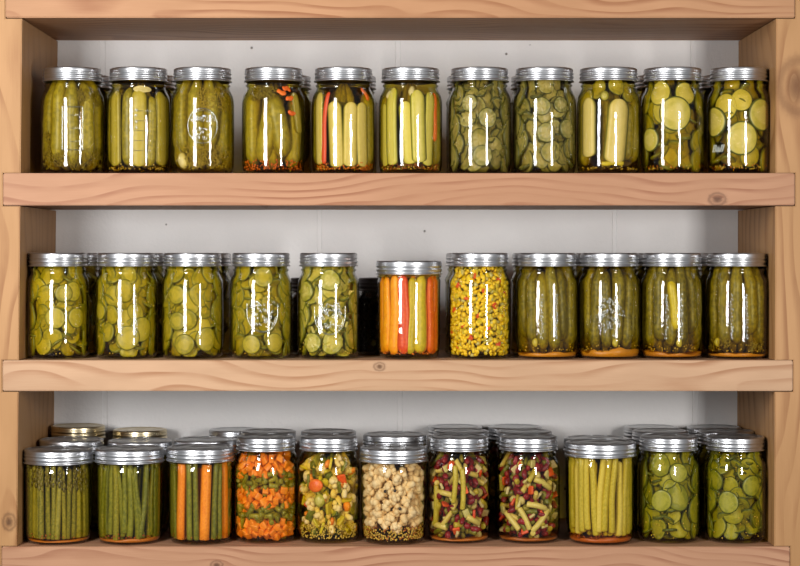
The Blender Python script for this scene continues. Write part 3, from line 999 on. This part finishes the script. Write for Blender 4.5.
j = pint1(202.5, 'jar of whole dill pickles with round moulded emblem and garlic clove at its foot', 'b_olive')
whole(j, 'dill_pickle', 'dill_skin', 7, .0152, inner=5, tilt=.08, zlo=.006, seedang=.35)
dill(j, [(-.6, 1.6, .008, .034), (-.2, 1.3, .078, .104)], 420)
put(j, 'garlic_clove', garlic_clove(.0105), M['garlic'], -.85, .016, .0, .5)
relief(j, 'oval', 0.0, .058)

j = pint1(273.5, 'jar of broad pickle slabs with orange pepper bits at the neck, dark olive', 'b_olive')
spears(j, 'pickle_slab', 'spear_flesh', 'dill_skin', [(-.35, .052, .082, .016, -.30, .003, 's'), (.25, .060, .084, .017, .32, .001, 's'), (-1.2, .056, .09, .013, .05, .001, 's'), (1.15, .05, .085, .012, -.12, .002, 's'),
    (.95, .075, .05, .006, .2, .0, 'f'), (-2.0, .055, .09, .012, 0, .001, 's'), (2.0, .055, .09, .012, 0, .001, 's'), (-.6, .060, .105, .0125, 0, .016, 's'), (.5, .060, .105, .0125, 0, .016, 's'), (-.05, .05, .09, .010, 0, .013, 's')])
for th, z in ((.30, .099), (.62, .092), (.85, .084), (.55, .104), (.70, .074)): put(j, 'pepper_bit', strip(.014, .0035, .002), M['redorange'], th, z, .0, rng.uniform(.6, 2))
seeds_layer(j, 'chili_flake', M['chili'], .006, .017, 220, .0012)
dill(j, [(-.9, .0, .092, .105)], 90)

j = pint1(343.5, 'jar of pale pickle spears with one long red pepper strip at its side', 'b_olive')
spears(j, 'pickle_spear', 'pale_flesh', 'dill_skin', [(-1.0, .056, .088, .008, .03, .001, 'f'), (-.28, .048, .080, .0085, .05, .001, 'f'), (.25, .048, .078, .0088, -.02, .001, 'f'), (.72, .048, .078, .0078, .03, .001, 'f'),
    (1.35, .055, .088, .009, .0, .001, 's'), (-1.5, .055, .088, .009, .0, .001, 's'), (2.0, .055, .09, .012, 0, .001, 's'), (-2.0, .055, .09, .012, 0, .001, 's'), (-.1, .078, .04, .010, 1.5, .006, 's'), (.5, .060, .105, .0125, 0, .015, 's'), (-.5, .060, .105, .0125, 0, .015, 's'), (0, .060, .105, .0125, 0, .016, 's')])
put(j, 'pepper_strip', strip(.088, .0040, .002, -.002), M['red'], -.66, .056, .0, -.06)
put(j, 'pepper_strip', strip(.018, .004, .002), M['redorange'], .95, .098, .0, .6)
seeds_layer(j, 'chili_flake', M['chili'], .006, .014, 220, .0012); seeds_layer(j, 'mustard_seed', M['seed'], .006, .011, 70)

j = pint1(410.5, 'jar of lime-yellow pickle spears with an orange pepper strip along one side', 'b_olive')
spears(j, 'pickle_spear', 'lime_flesh', 'dill_skin', [(-.72, .058, .094, .0078, .02, .001, 'f'), (-1.15, .048, .076, .008, .0, .003, 'f'), (-.10, .050, .076, .0085, .10, .002, 'f'), (.28, .058, .088, .0085, .03, .0, 'f'), (.72, .055, .090, .0072, -.07, .001, 'f'),
    (1.45, .055, .088, .009, .0, .001, 's'), (-1.6, .055, .088, .009, .0, .001, 's'), (2.1, .055, .09, .012, 0, .001, 's'), (-2.1, .055, .09, .012, 0, .001, 's'), (.5, .060, .105, .0125, 0, .015, 's'), (-.5, .060, .105, .0125, 0, .015, 's'), (0, .060, .105, .0125, 0, .016, 's')])
put(j, 'pepper_strip', strip(.060, .0045, .002), M['redorange'], 1.02, .070, .0, -.05)
put(j, 'garlic_clove', garlic_clove(.007), M['garlic'], .05, .100, .0)
put(j, 'garlic_clove', garlic_clove(.006), M['garlic'], -.95, .097, .0)
seeds_layer(j, 'chili_flake', M['brownseed'], .006, .013, 160, .0011); seeds_layer(j, 'mustard_seed', M['seed'], .006, .010, 70)

for px, lab, ft in ((479.5, 'jar of grey-green crinkle-cut pickle slices beside the jar with the orange pepper strip', [(-.35, .086, .0105, .0), (.28, .068, .012, .0), (.1, .022, .013, .0)]),
                    (544.5, 'jar of grey-green crinkle-cut pickle slices beside the jar of pale halved cucumbers', [(-.10, .082, .0115, .0), (.05, .050, .012, .0), (.85, .055, .012, .0), (.6, .084, .010, .001)])):
    j = pint1(px, lab, 'b_grey')
    chips(j, 'crinkle_slice', 'greychip', 52, (.012, .0155), .0034, 7, flat=.6, feature=ft)

j = pint1(608.5, 'jar of pale halved cucumbers with rounded ends standing over a yellow pepper strip', 'b_olive')
spears(j, 'cucumber_half', 'pale_flesh', 'dill_skin', [(-.75, .057, .072, .0100, .0, .0, 'f'), (.28, .052, .078, .0125, -.10, .0, 'f'), (1.05, .052, .07, .009, -.1, .003, 's'), (-1.4, .055, .088, .009, .0, .001, 's'), (1.5, .055, .08, .009, .0, .001, 's'),
    (2.1, .055, .09, .012, 0, .001, 's'), (-2.1, .055, .09, .012, 0, .001, 's'), (.6, .060, .105, .0125, 0, .014, 's'), (-.5, .060, .105, .0125, 0, .016, 's'), (0, .060, .105, .0125, 0, .013, 's')])
for th, z, w_ in ((.35, .108, .003), (-.5, .104, .006), (.9, .100, .004), (-1.0, .092, .004)):
    put(j, 'cucumber_slice', disc(.0125, .0034), M['chip'], th, z, w_)
put(j, 'cucumber_end', blob(.0065, .005, .0065), M['palechip'], -.15, .095, .0)
put(j, 'pepper_strip', strip(.030, .0035, .002), M['yellowp'], .15, .013, .0, 1.6)
seeds_layer(j, 'mustard_seed', M['seed'], .006, .009, 60)

for px, lab, ft in ((672.5, 'jar of large round cucumber slices stacked on edge below one broad disc', [(.10, .073, .0175, .0), (-.85, .042, .012, .0), (-.30, .078, .015, .0035), (.5, .098, .012, .002), (-.5, .099, .013, .002)]),
                    (739.0, 'jar of large cucumber slices, raised lettering low on the glass, beside the knotty post', [(.10, .043, .0172, .0), (.85, .072, .0165, .0), (-.95, .064, .0155, .0), (-.55, .082, .0145, .004), (.1, .090, .012, .004)])):
    j = pint1(px, lab, 'b_olive')
    chips(j, 'cucumber_slice', 'cuke' if False else 'chip', 26, (.012, .015), .0036, 0, flat=.35, inner=18, wob=.05, lumps=.02, feature=(), depth=.010)
    for th, z, R, w in ft:
        P, F, L = disc(R * 1.2, .0036, 0, lumps=.015, n=40); put(j, 'cucumber_slice', (rot_xz(P, rng.uniform(0, 6)), F, L), M['cuke'], th, z, w)
    seeds_layer(j, 'mustard_seed', M['seed'], .006, .011, 70); seeds_layer(j, 'chili_flake', M['chili'], .007, .012, 40)
glass_text(j, 'Ball', -.74, .027, .0125)

# --- middle shelf
specs2 = [(58, 'jar of yellow-green bread-and-butter pickle slices, first by the post on the middle shelf', None, .06),
          (126.5, 'bread-and-butter pickle jar with beaded glass columns and one bright disc low in front', 'column', .0),
          (192.5, 'jar of bread-and-butter pickle slices, plain glass, between the beaded jar and the arched emblem jar', None, .0),
          (261, 'jar of yellow-green pickle slices behind a moulded arched emblem', 'arch', .0)]
feat2 = [[(-.1, .050, .013, .0), (.55, .082, .012, .001), (.7, .05, .0125, .001), (.2, .08, .011, .0)],
         [(.05, .026, .0150, .0), (.55, .036, .0155, .001), (-1.1, .058, .011, .0)],
         [(-.55, .046, .0115, .0), (-.6, .078, .012, .001), (.5, .024, .0145, .001), (-.3, .018, .013, .001)],
         [(-.35, .018, .012, .0), (.1, .100, .013, .0), (.5, .020, .012, .001)]]
for (px, lab, em, _), ft in zip(specs2, feat2):
    j = pint2(px, lab, 'b_yellow')
    chips(j, 'pickle_slice', 'chip', 60, (.0115, .0160), .0030, 0, flat=.72, feature=ft)
    seeds_layer(j, 'mustard_seed', M['seed'], .006, .100, 90, .0009)
    if em: relief(j, em, .05, .055)

j = pint2(328.5, 'jar of pale crinkle-cut pickles and onion behind a moulded arched emblem', 'b_pale')
chips(j, 'crinkle_slice', 'palechip', 52, (.012, .0155), .0034, 7, flat=.45, feature=[(-.6, .020, .0125, .0), (.05, .096, .0135, .0), (-.95, .082, .013, .001)])
scatter(j, 'onion_piece', lambda: cube(.006, .0016, .004), 'onion', 9, .02, .09, 1.2)
seeds_layer(j, 'mustard_seed', M['seed'], .006, .03, 70)
relief(j, 'arch', .05, .052)

j = make_jar(409, 2, Y0, 'wide', .119, 'short straight jar of orange, red and yellow pepper strips', 'b_orange', R=.0385, group=G2)
pp = [(-1.02, 'orangep', .0085, .0), (-.62, 'orangep', .0080, .001), (-.22, 'red', .0082, .0), (.10, 'yellowp', .0065, .001), (.46, 'yellowp', .0088, .0), (.62, 'orangep', .0075, .004), (.98, 'redorange', .0078, .0), (1.35, 'redorange', .008, .001),
      (-1.5, 'orangep', .009, .001), (1.9, 'orangep', .009, .001), (-2.0, 'yellowp', .009, .001), (-.4, 'orangep', .009, .010), (.2, 'orangep', .009, .010), (.8, 'yellowp', .009, .011), (-1, 'red', .009, .011), (1.3, 'orangep', .009, .012)]
for th, m, w_, dd in pp:
    L = rng.uniform(.092, .097); put(j, 'pepper_strip', strip(L, w_ * 1.15, .0045, rng.uniform(-.0015, .0015)), M[m], th, .0535 + rng.uniform(-.001, .001), dd, rng.uniform(-.05, .05))
seeds_layer(j, 'chili_flake', M['chili'], .006, .012, 140, .0011)

j = pint2(479.5, 'jar of bright yellow corn relish flecked with red pepper', 'b_corn')
n_ = 0
def kernel(): return blob(.0034, .0022, .0038, 8, 6, .05)
scatter(j, 'corn_kernel', kernel, 'corn', 100, .008, .106, 1.35, (0, .0010))
scatter(j, 'pepper_piece', lambda: cube(.0034, .0016, .0032), 'redbit', 16, .01, .105, 1.3, (0, .0004))
o_ = stuff_scatter(j, 'corn_relish', lambda: blob(.0032, .0022, .0034, 6, 5, .05), ['corn', 'corn', 'corn', 'corn', 'onion', 'greenbit'], 1100, .006, .112, 2.6, (.0003, .0050))
stuff_scatter(j, 'diced_celery', lambda: cube(.0030, .0015, .0030), ['greenbit', 'yellowp', 'corn'], 70, .008, .106, 1.8, (0, .0008))

labels4 = ['jar of dark gherkins over a thin orange spice layer, next to the corn relish',
           'jar of dark green gherkins behind a leafy moulded emblem, thickest orange layer at its foot',
           'jar of dark gherkins with one paler pickle leaning in front',
           'jar of dark whole gherkins at the end of the middle shelf against the post']
for k, (px, em) in enumerate(((547, 'column'), (609.5, 'leafy'), (672, 'column'), (737, 'column'))):
    j = pint2(px, labels4[k], 'b_deep', R=.0381)
    whole(j, 'gherkin', 'dill_skin2', 10 if k < 3 else 8, .0115 if k < 3 else .0130, inner=6, tilt=.10, zlo=.007, bumps=.07, seedang=.1 * k)
    if k == 2:
        put(j, 'gherkin', tube(.062, .0075, .007, .001, 12, 16, .03, 1.4), M['yellowp'], .05, .066, -.0006, .12)
    put(j, 'garlic_clove', garlic_clove(.0055), M['wax'], (-.45, .2, .25, -.8)[k], .020, .0)
    sediment(j, 'sediment', (.005, .0095, .006, .004)[k])
    seeds_layer(j, 'mustard_seed', M['seed'], .009, .018, 50, .0009)
    if k == 3: dill(j, [(-1.2, -.3, .012, .024), (.5, 1.2, .01, .02)], 60)
    relief(j, em, .05, .052)

# --- bottom shelf
j = wide3(58.5, 'short straight jar packed with upright asparagus spears', 'b_olive', .113, .0405)
Hh = j.fill - j.zb
for i in range(21):
    th = -2.2 + 4.4 * (i + .5) / 21 + rng.uniform(-.03, .03)
    L = Hh * rng.uniform(.84, .93)
    z = j.zb + .003 + L / 2
    w = rng.uniform(0, .004)
    roll = rng.uniform(-.05, .05)
    st = put(j, 'asparagus_spear', tube(L, .0043 * rng.uniform(.8, 1.25), .0032, rng.uniform(-.001, .001), 10, 14, .03, .4), M['aspar'], th, z, w, roll)
    tip = []
    for s in range(20):
        t = s / 20; a = s * 2.4
        B, F, T = blob(.0017, .0013, .0032, 7, 6)
        q = .0030 * (1 - .65 * t)
        tip.append((B + np.array([cos(a) * q, .0026 + sin(a) * q - .001, L / 2 - .026 + t * .028]), F, T))
    V, F, T = join(tip)
    Q = wrap(j, rot_xz(V, roll), th - j.az, z, w)
    mesh_obj('spear_tip', Q, F, M['aspartip'], st, loc=T)
for i in range(7):
    put(j, 'asparagus_spear', tube(Hh * .88, .0042, .004, 0, 8, 8), M['aspar'], -1.8 + 3.6 * (i + .5) / 7, j.zb + Hh * .45, .011)
sediment(j, 'brownseed', .0022); seeds_layer(j, 'mustard_seed', M['brownseed'], .008, .013, 130, .0011)

j = wide3(129.5, 'short straight jar packed with long green beans over brown spice', 'b_olive', .114, .0400)
stalks(j, 'green_bean', ['bean', 'bean', 'beancut'], 25, .0044, tilt=.14, bend=.003, inner=12)
sediment(j, 'brownseed', .004); seeds_layer(j, 'chili_flake', M['redsed'], .008, .013, 90, .001)

j = wide3(200.5, 'short straight jar of carrot sticks and green beans side by side', 'b_orange', .1155, .0393)
seq = [(-1.45, 'bean', .005), (-1.12, 'bean', .004), (-.80, 'carrot', .0072), (-.42, 'bean', .0045), (-.18, 'bean', .0042), (.20, 'carrot', .0085), (.56, 'bean', .0040), (.78, 'bean', .0042), (1.12, 'carrot', .0078), (1.5, 'bean', .005), (1.9, 'carrot', .008), (-1.9, 'carrot', .008)]
for th, m, r_ in seq:
    L = Hh * rng.uniform(.92, .98)
    if m == 'carrot':
        P, F, T = cube(r_, r_ * .7, L / 2, .25); P2, F2, T2 = tube(L, r_, r_ * .92, 0, 8, 12, .02, .12, squash=.8)
        g = (P2, F2, T2)
    else: g = tube(L, r_, r_ * .85, rng.uniform(-.0015, .0015), 10, 14, .03, .5)
    put(j, 'carrot_stick' if m == 'carrot' else 'green_bean', g, M[m], th, j.zb + .002 + L / 2, rng.uniform(0, .001), rng.uniform(-.07, .07))
for i in range(7):
    put(j, 'carrot_stick' if i % 2 else 'green_bean', tube(Hh * .9, .006, .005, 0, 8, 8, .02, .3), M['carrot' if i % 2 else 'bean'], -1.7 + 3.4 * (i + .5) / 7, j.zb + Hh * .47, .012)
seeds_layer(j, 'mustard_seed', M['brownseed'], .006, .011, 100)

j = pint3(265.4, 'jar of diced carrots and cut green beans in layers', 'b_orange')
scatter(j, 'carrot_cube', lambda: dice(.0046), 'carrot', 30, .008, .026, 1.7, (0, .003)); scatter(j, 'carrot_cube', lambda: dice(.0046), 'carrot', 30, .044, .066, 1.7, (0, .003))
scatter(j, 'carrot_cube', lambda: dice(.0046), 'carrot', 28, .080, .104, 1.7, (0, .003))
scatter(j, 'bean_piece', lambda: cutbean(.017, .0034), 'beancut', 34, .026, .046, 1.7, (0, .003)); scatter(j, 'bean_piece', lambda: cutbean(.017, .0034), 'beancut', 34, .064, .086, 1.7, (0, .003))
stuff_scatter(j, 'diced_vegetable', lambda: dice(.0050), ['carrot', 'beancut', 'carrot'], 240, .008, .104, 2.6, (.005, .014))

j = pint3(328.6, 'jar of mixed pickled vegetables: cauliflower, carrot, green pepper and mustard seed', 'b_yellow')
scatter(j, 'cauliflower_floret', lambda: floret(.0088), 'cauli', 20, .016, .100, 1.6, (0, .003), turn=True)
scatter(j, 'carrot_piece', lambda: blob(.0065, .0032, .0052, 10, 7, .10), ['carrot', 'orangep', 'carrot'], 10, .012, .1, 1.5, (0, .003))
scatter(j, 'pepper_piece', lambda: cube(.0075, .0018, .0070), ['greenbit', 'bean', 'beancut', 'greenbit'], 18, .010, .104, 1.7, (0, .004))
scatter(j, 'pepper_piece', lambda: cube(.0070, .0018, .0060), ['yellowp', 'chip2', 'red'], 12, .012, .1, 1.6, (.0005, .003))
put(j, 'onion_ball', blob(.0085, .006, .0085, 14, 10), M['palechip'], -.35, .052, .0)
put(j, 'carrot_piece', blob(.011, .003, .008, 14, 8, .05), M['redorange'], -.5, .070, .0)
stuff_scatter(j, 'mixed_vegetable', lambda: blob(.007, .005, .007, 8, 6, .1), ['cauli', 'cauli', 'greenbit', 'bean'], 190, .010, .102, 2.6, (.006, .014))
seeds_layer(j, 'mustard_seed', M['seed'], .006, .022, 200, .0010, span=1.3, deep=.002)

j = wide3(393.5, 'short straight jar of cauliflower florets with black peppercorns', 'b_clear', .115, .0398)
scatter(j, 'cauliflower_floret', lambda: floret(.0098), 'cauli', 46, .020, .096, 1.9, (0, .003))
scatter(j, 'cauliflower_floret', lambda: floret(.0110), 'cauli', 16, .020, .088, 1.9, (.010, .014))
for th, z in ((-.28, .065), (.05, .066), (.22, .044)): put(j, 'peppercorn', blob(.0021, .0021, .0021), M['pepper'], th, z, .0)
seeds_layer(j, 'mustard_seed', M['seed'], .006, .020, 420, .0012, deep=.006); seeds_layer(j, 'chili_flake', M['brownseed'], .006, .022, 120, .0011, deep=.004)

for k, (px, lab) in enumerate(((459, 'jar of kidney and wax bean salad with two beans standing upright at its middle'),
                               (528.5, 'jar of kidney and wax bean salad with bean pieces lying slantwise'))):
    j = pint3(px, lab, 'b_red')
    scatter(j, 'kidney_bean', kidney, 'kidney', 20, .010, .100, 1.7, (0, .002))
    scatter(j, 'wax_bean_piece', lambda: cutbean(.022, .0036), ['waxpale', 'wax', 'bean'], 26, .010, .100, 1.7, (0, .003))
    scatter(j, 'onion_piece', lambda: cube(.0048, .0016, .0042), ['onion', 'garlic'], 18, .012, .1, 1.7, (0, .003))
    scatter(j, 'pepper_piece', lambda: cube(.0052, .0016, .0048), 'red', 9, .012, .1, 1.7, (0, .002))
    if k == 0:
        for th, z, L in ((-.18, .072, .046), (.12, .066, .050), (-1.0, .045, .05)): put(j, 'wax_bean_piece', tube(L, .0036, .0036, .0015, 10, 10, .03, .4), M['wax'], th, z, .0, rng.uniform(-.08, .08))
        put(j, 'wax_bean_piece', tube(.022, .0042, .004, 0, 10, 8, .03, .3), M['waxpale'], .55, .028, .0, 1.1)
        put(j, 'wax_bean_piece', tube(.022, .0045, .004, 0, 10, 8, .03, .3), M['waxpale'], -.75, .020, .0, 1.5)
    else:
        for th, z, L, ro in ((.45, .028, .036, -.75), (-.65, .026, .030, .85), (.55, .072, .028, 1.1), (.3, .045, .028, 1.35), (-.15, .03, .03, .5)): put(j, 'wax_bean_piece', tube(L, .0038, .0038, .0012, 10, 10, .03, .3), M['waxpale'], th, z, .0, ro)
    stuff_scatter(j, 'bean_mix', lambda: blob(.006, .004, .005, 8, 6, .05), ['kidney', 'bean', 'onion', 'beancut', 'kidney'], 260, .008, .102, 2.6, (.004, .013))
    sediment(j, 'brownseed', .003)

j = wide3(600.5, 'tall straight jar of long yellow wax beans over a red spice layer', 'b_yellow', .1215, .0412)
stalks(j, 'wax_bean', ['wax', 'waxpale', 'wax'], 19, .0054, tilt=.10, bend=.0025, zlo=.006, order=[0, 0, 1, 0, 0, 1, 2], inner=12)
sediment(j, 'redsed', .005, 'spice_sediment'); seeds_layer(j, 'chili_flake', M['redsed'], .008, .014, 80)

for k, (px, lab, ft) in enumerate(((668.5, 'jar of dark green curled pickle slices next to the tall wax bean jar', [(-.25, .052, .0135, .0), (.35, .086, .012, .0)]),
                                   (735.5, 'jar of dark green curled pickle slices at the end of the bottom shelf', [(-.25, .05, .0135, .0), (.6, .07, .013, .001)]))):
    j = pint3(px, lab, 'b_olive')
    chips(j, 'pickle_slice', 'chip2', 60, (.011, .0165), .0028, 0, flat=.55, feature=ft, wob=.3)
    seeds_layer(j, 'mustard_seed', M['seed'], .006, .105, 110, .0009)

# --- the rows behind: the same jars, seen only past their neighbours
def back_fill(j, m):
    if m in ('gh', 'dp'): whole(j, 'gherkin' if m == 'gh' else 'dill_pickle', 'dill_skin2' if m == 'gh' else 'dill_skin', 7, .0122, inner=2, zlo=.003)
    elif m == 'ch': chips(j, 'pickle_slice', 'chip', 26, (.013, .0165), .0032, 0, flat=.8, inner=0, span=2.4)
    elif m == 'gr': chips(j, 'crinkle_slice', 'greychip', 26, (.013, .0165), .0032, 0, flat=.8, inner=0, span=2.4)
    elif m == 'bn': stalks(j, 'green_bean', ['bean'], 14, .0055, inner=0, span=2.6)
    elif m == 'wx': stalks(j, 'wax_bean', ['wax'], 14, .0055, inner=0, span=2.6)
    elif m == 'ct': scatter(j, 'carrot_stick', lambda: tube(.03, .006, .006), ['carrot', 'bean'], 26, .012, .1, 2.4, (0, .004))
    elif m == 'cf': scatter(j, 'cauliflower_floret', lambda: floret(.012), 'cauli', 20, .018, .09, 2.4, (0, .003))
    elif m == 'kd': scatter(j, 'kidney_bean', lambda: blob(.008, .005, .011, 10, 8, .02, bend=.002), ['kidney', 'bean', 'wax'], 40, .012, .1, 2.4, (0, .003))
    elif m == 'bk': stuff_scatter(j, 'black_berry', lambda: blob(.0055, .0045, .0055, 8, 6), ['blackish'], 260, .008, j.fill - .002, 3.1, (0, .004))
BR = {'gh': 'b_deep', 'dp': 'b_olive', 'ch': 'b_yellow', 'gr': 'b_grey', 'bn': 'b_olive', 'wx': 'b_yellow', 'ct': 'b_orange', 'cf': 'b_clear', 'kd': 'b_red', 'bk': 'b_dark'}
y2, y3 = 0.1355, 0.2112
backs = [
 (1, 84, y2, 'pint', .128, 'dp', 'silver', 'second-row jar showing past the measuring-panel dill pickle jar by the post'),
 (1, 149, y2, 'pint', .128, 'dp', 'silver', 'second-row jar showing past the jar of olive dill spears'),
 (1, 283, y2, 'pint', .128, 'dp', 'silver', 'second-row jar showing past the jar of broad pickle slabs'),
 (1, 348, y2, 'pint', .128, 'dp', 'silver', 'second-row jar showing past the jar with the long red pepper strip'),
 (1, 475, y2, 'pint', .128, 'gr', 'silver', 'second-row jar peeping out between the orange strip jar and the first crinkle-cut jar'),
 (1, 539, y2, 'pint', .128, 'gr', 'silver', 'second-row jar peeping out between the two grey-green crinkle-cut jars'),
 (1, 662, y2, 'pint', .128, 'dp', 'silver', 'second-row jar peeping out between the halved cucumbers and the first large slice jar'),
 (1, 727, y2, 'pint', .128, 'dp', 'silver', 'second-row jar peeping out between the two jars of large round cucumber slices'),
 (2, 72, y2, 'pint', .1285, 'ch', 'silver', 'second-row jar showing past the first bread-and-butter jar by the post, middle shelf'),
 (2, 138, y2, 'pint', .1285, 'ch', 'silver', 'second-row jar showing past the beaded bread-and-butter jar'),
 (2, 203, y2, 'pint', .1285, 'ch', 'silver', 'second-row jar showing past the plain bread-and-butter jar'),
 (2, 318, y2 + .008, 'pint', .097, 'bk', 'dark', 'low jar of black preserve behind the two arched emblem jars'),
 (2, 386, y2 + .008, 'pint', .097, 'bk', 'dark', 'low jar of black preserve between the arched emblem jar and the pepper strips'),
 (2, 474, y2, 'pint', .1285, 'gh', 'silver', 'second-row jar hidden behind the yellow corn relish'),
 (2, 540, y2, 'pint', .1285, 'gh', 'silver', 'second-row jar peeping out between the corn relish and the first gherkin jar'),
 (2, 601, y2, 'pint', .1285, 'gh', 'silver', 'second-row jar peeping out before the leafy emblem gherkin jar'),
 (2, 662, y2, 'pint', .1285, 'gh', 'silver', 'second-row jar peeping out before the gherkin jar with the paler pickle'),
 (2, 726, y2, 'pint', .1285, 'gh', 'silver', 'second-row jar peeping out before the end jar of gherkins'),
 (3, 71.5, 0.1312, 'wide', .1165, 'bn', 'silver', 'silver-lidded short jar just behind the asparagus jar'),
 (3, 78, y3, 'pint', .1265, 'bn', 'gold', 'gold-lidded jar against the wall behind the asparagus jar'),
 (3, 140, 0.1312, 'wide', .1150, 'bn', 'silver', 'silver-lidded short jar just behind the green bean jar'),
 (3, 140, y3, 'pint', .1215, 'bn', 'gold', 'gold-lidded jar against the wall behind the green bean jar'),
 (3, 206, 0.1312, 'wide', .1165, 'ct', 'silver', 'short jar just behind the carrot stick jar'),
 (3, 236, y3, 'pint', .1215, 'ct', 'silver', 'jar against the wall, its lid showing between the carrot stick jar and diced carrots'),
 (3, 268.5, y2 + .001, 'pint', .1265, 'ct', 'silver', 'jar just behind the layered diced carrots and beans'),
 (3, 328.5, y2, 'pint', .1265, 'kd', 'silver', 'jar just behind the mixed vegetable jar'),
 (3, 395, 0.1312, 'wide', .1230, 'cf', 'silver', 'short jar just behind the cauliflower jar'),
 (3, 461, y2, 'pint', .1270, 'kd', 'silver', 'jar just behind the bean salad with two upright beans'),
 (3, 455, y3, 'pint', .1255, 'kd', 'silver', 'jar against the wall behind the bean salad with two upright beans'),
 (3, 524, y2, 'pint', .1265, 'kd', 'silver', 'jar just behind the bean salad with slanting beans'),
 (3, 515, y3, 'pint', .1255, 'kd', 'silver', 'jar against the wall behind the bean salad with slanting beans'),
 (3, 596, 0.1312, 'wide', .1180, 'wx', 'silver', 'jar just behind the tall wax bean jar'),
 (3, 660, y2, 'pint', .1270, 'ch', 'silver', 'jar just behind the dark pickle slices next to the wax beans'),
 (3, 651, y3, 'pint', .1250, 'ch', 'silver', 'jar against the wall behind the dark pickle slices next to the wax beans'),
 (3, 726, y2, 'pint', .1270, 'ch', 'silver', 'jar just behind the last jar of dark pickle slices'),
 (3, 714, y3, 'pint', .1250, 'ch', 'silver', 'jar against the wall behind the last jar of dark pickle slices'),
]
for sh, px, y, kind, H, m, lid, lab in backs:
    j = make_jar(px, sh, y, kind, H, lab, BR[m], lid, R=(.0388 if kind == 'wide' else .0365), group={1: G1, 2: G2, 3: G3}[sh])
    back_fill(j, m)
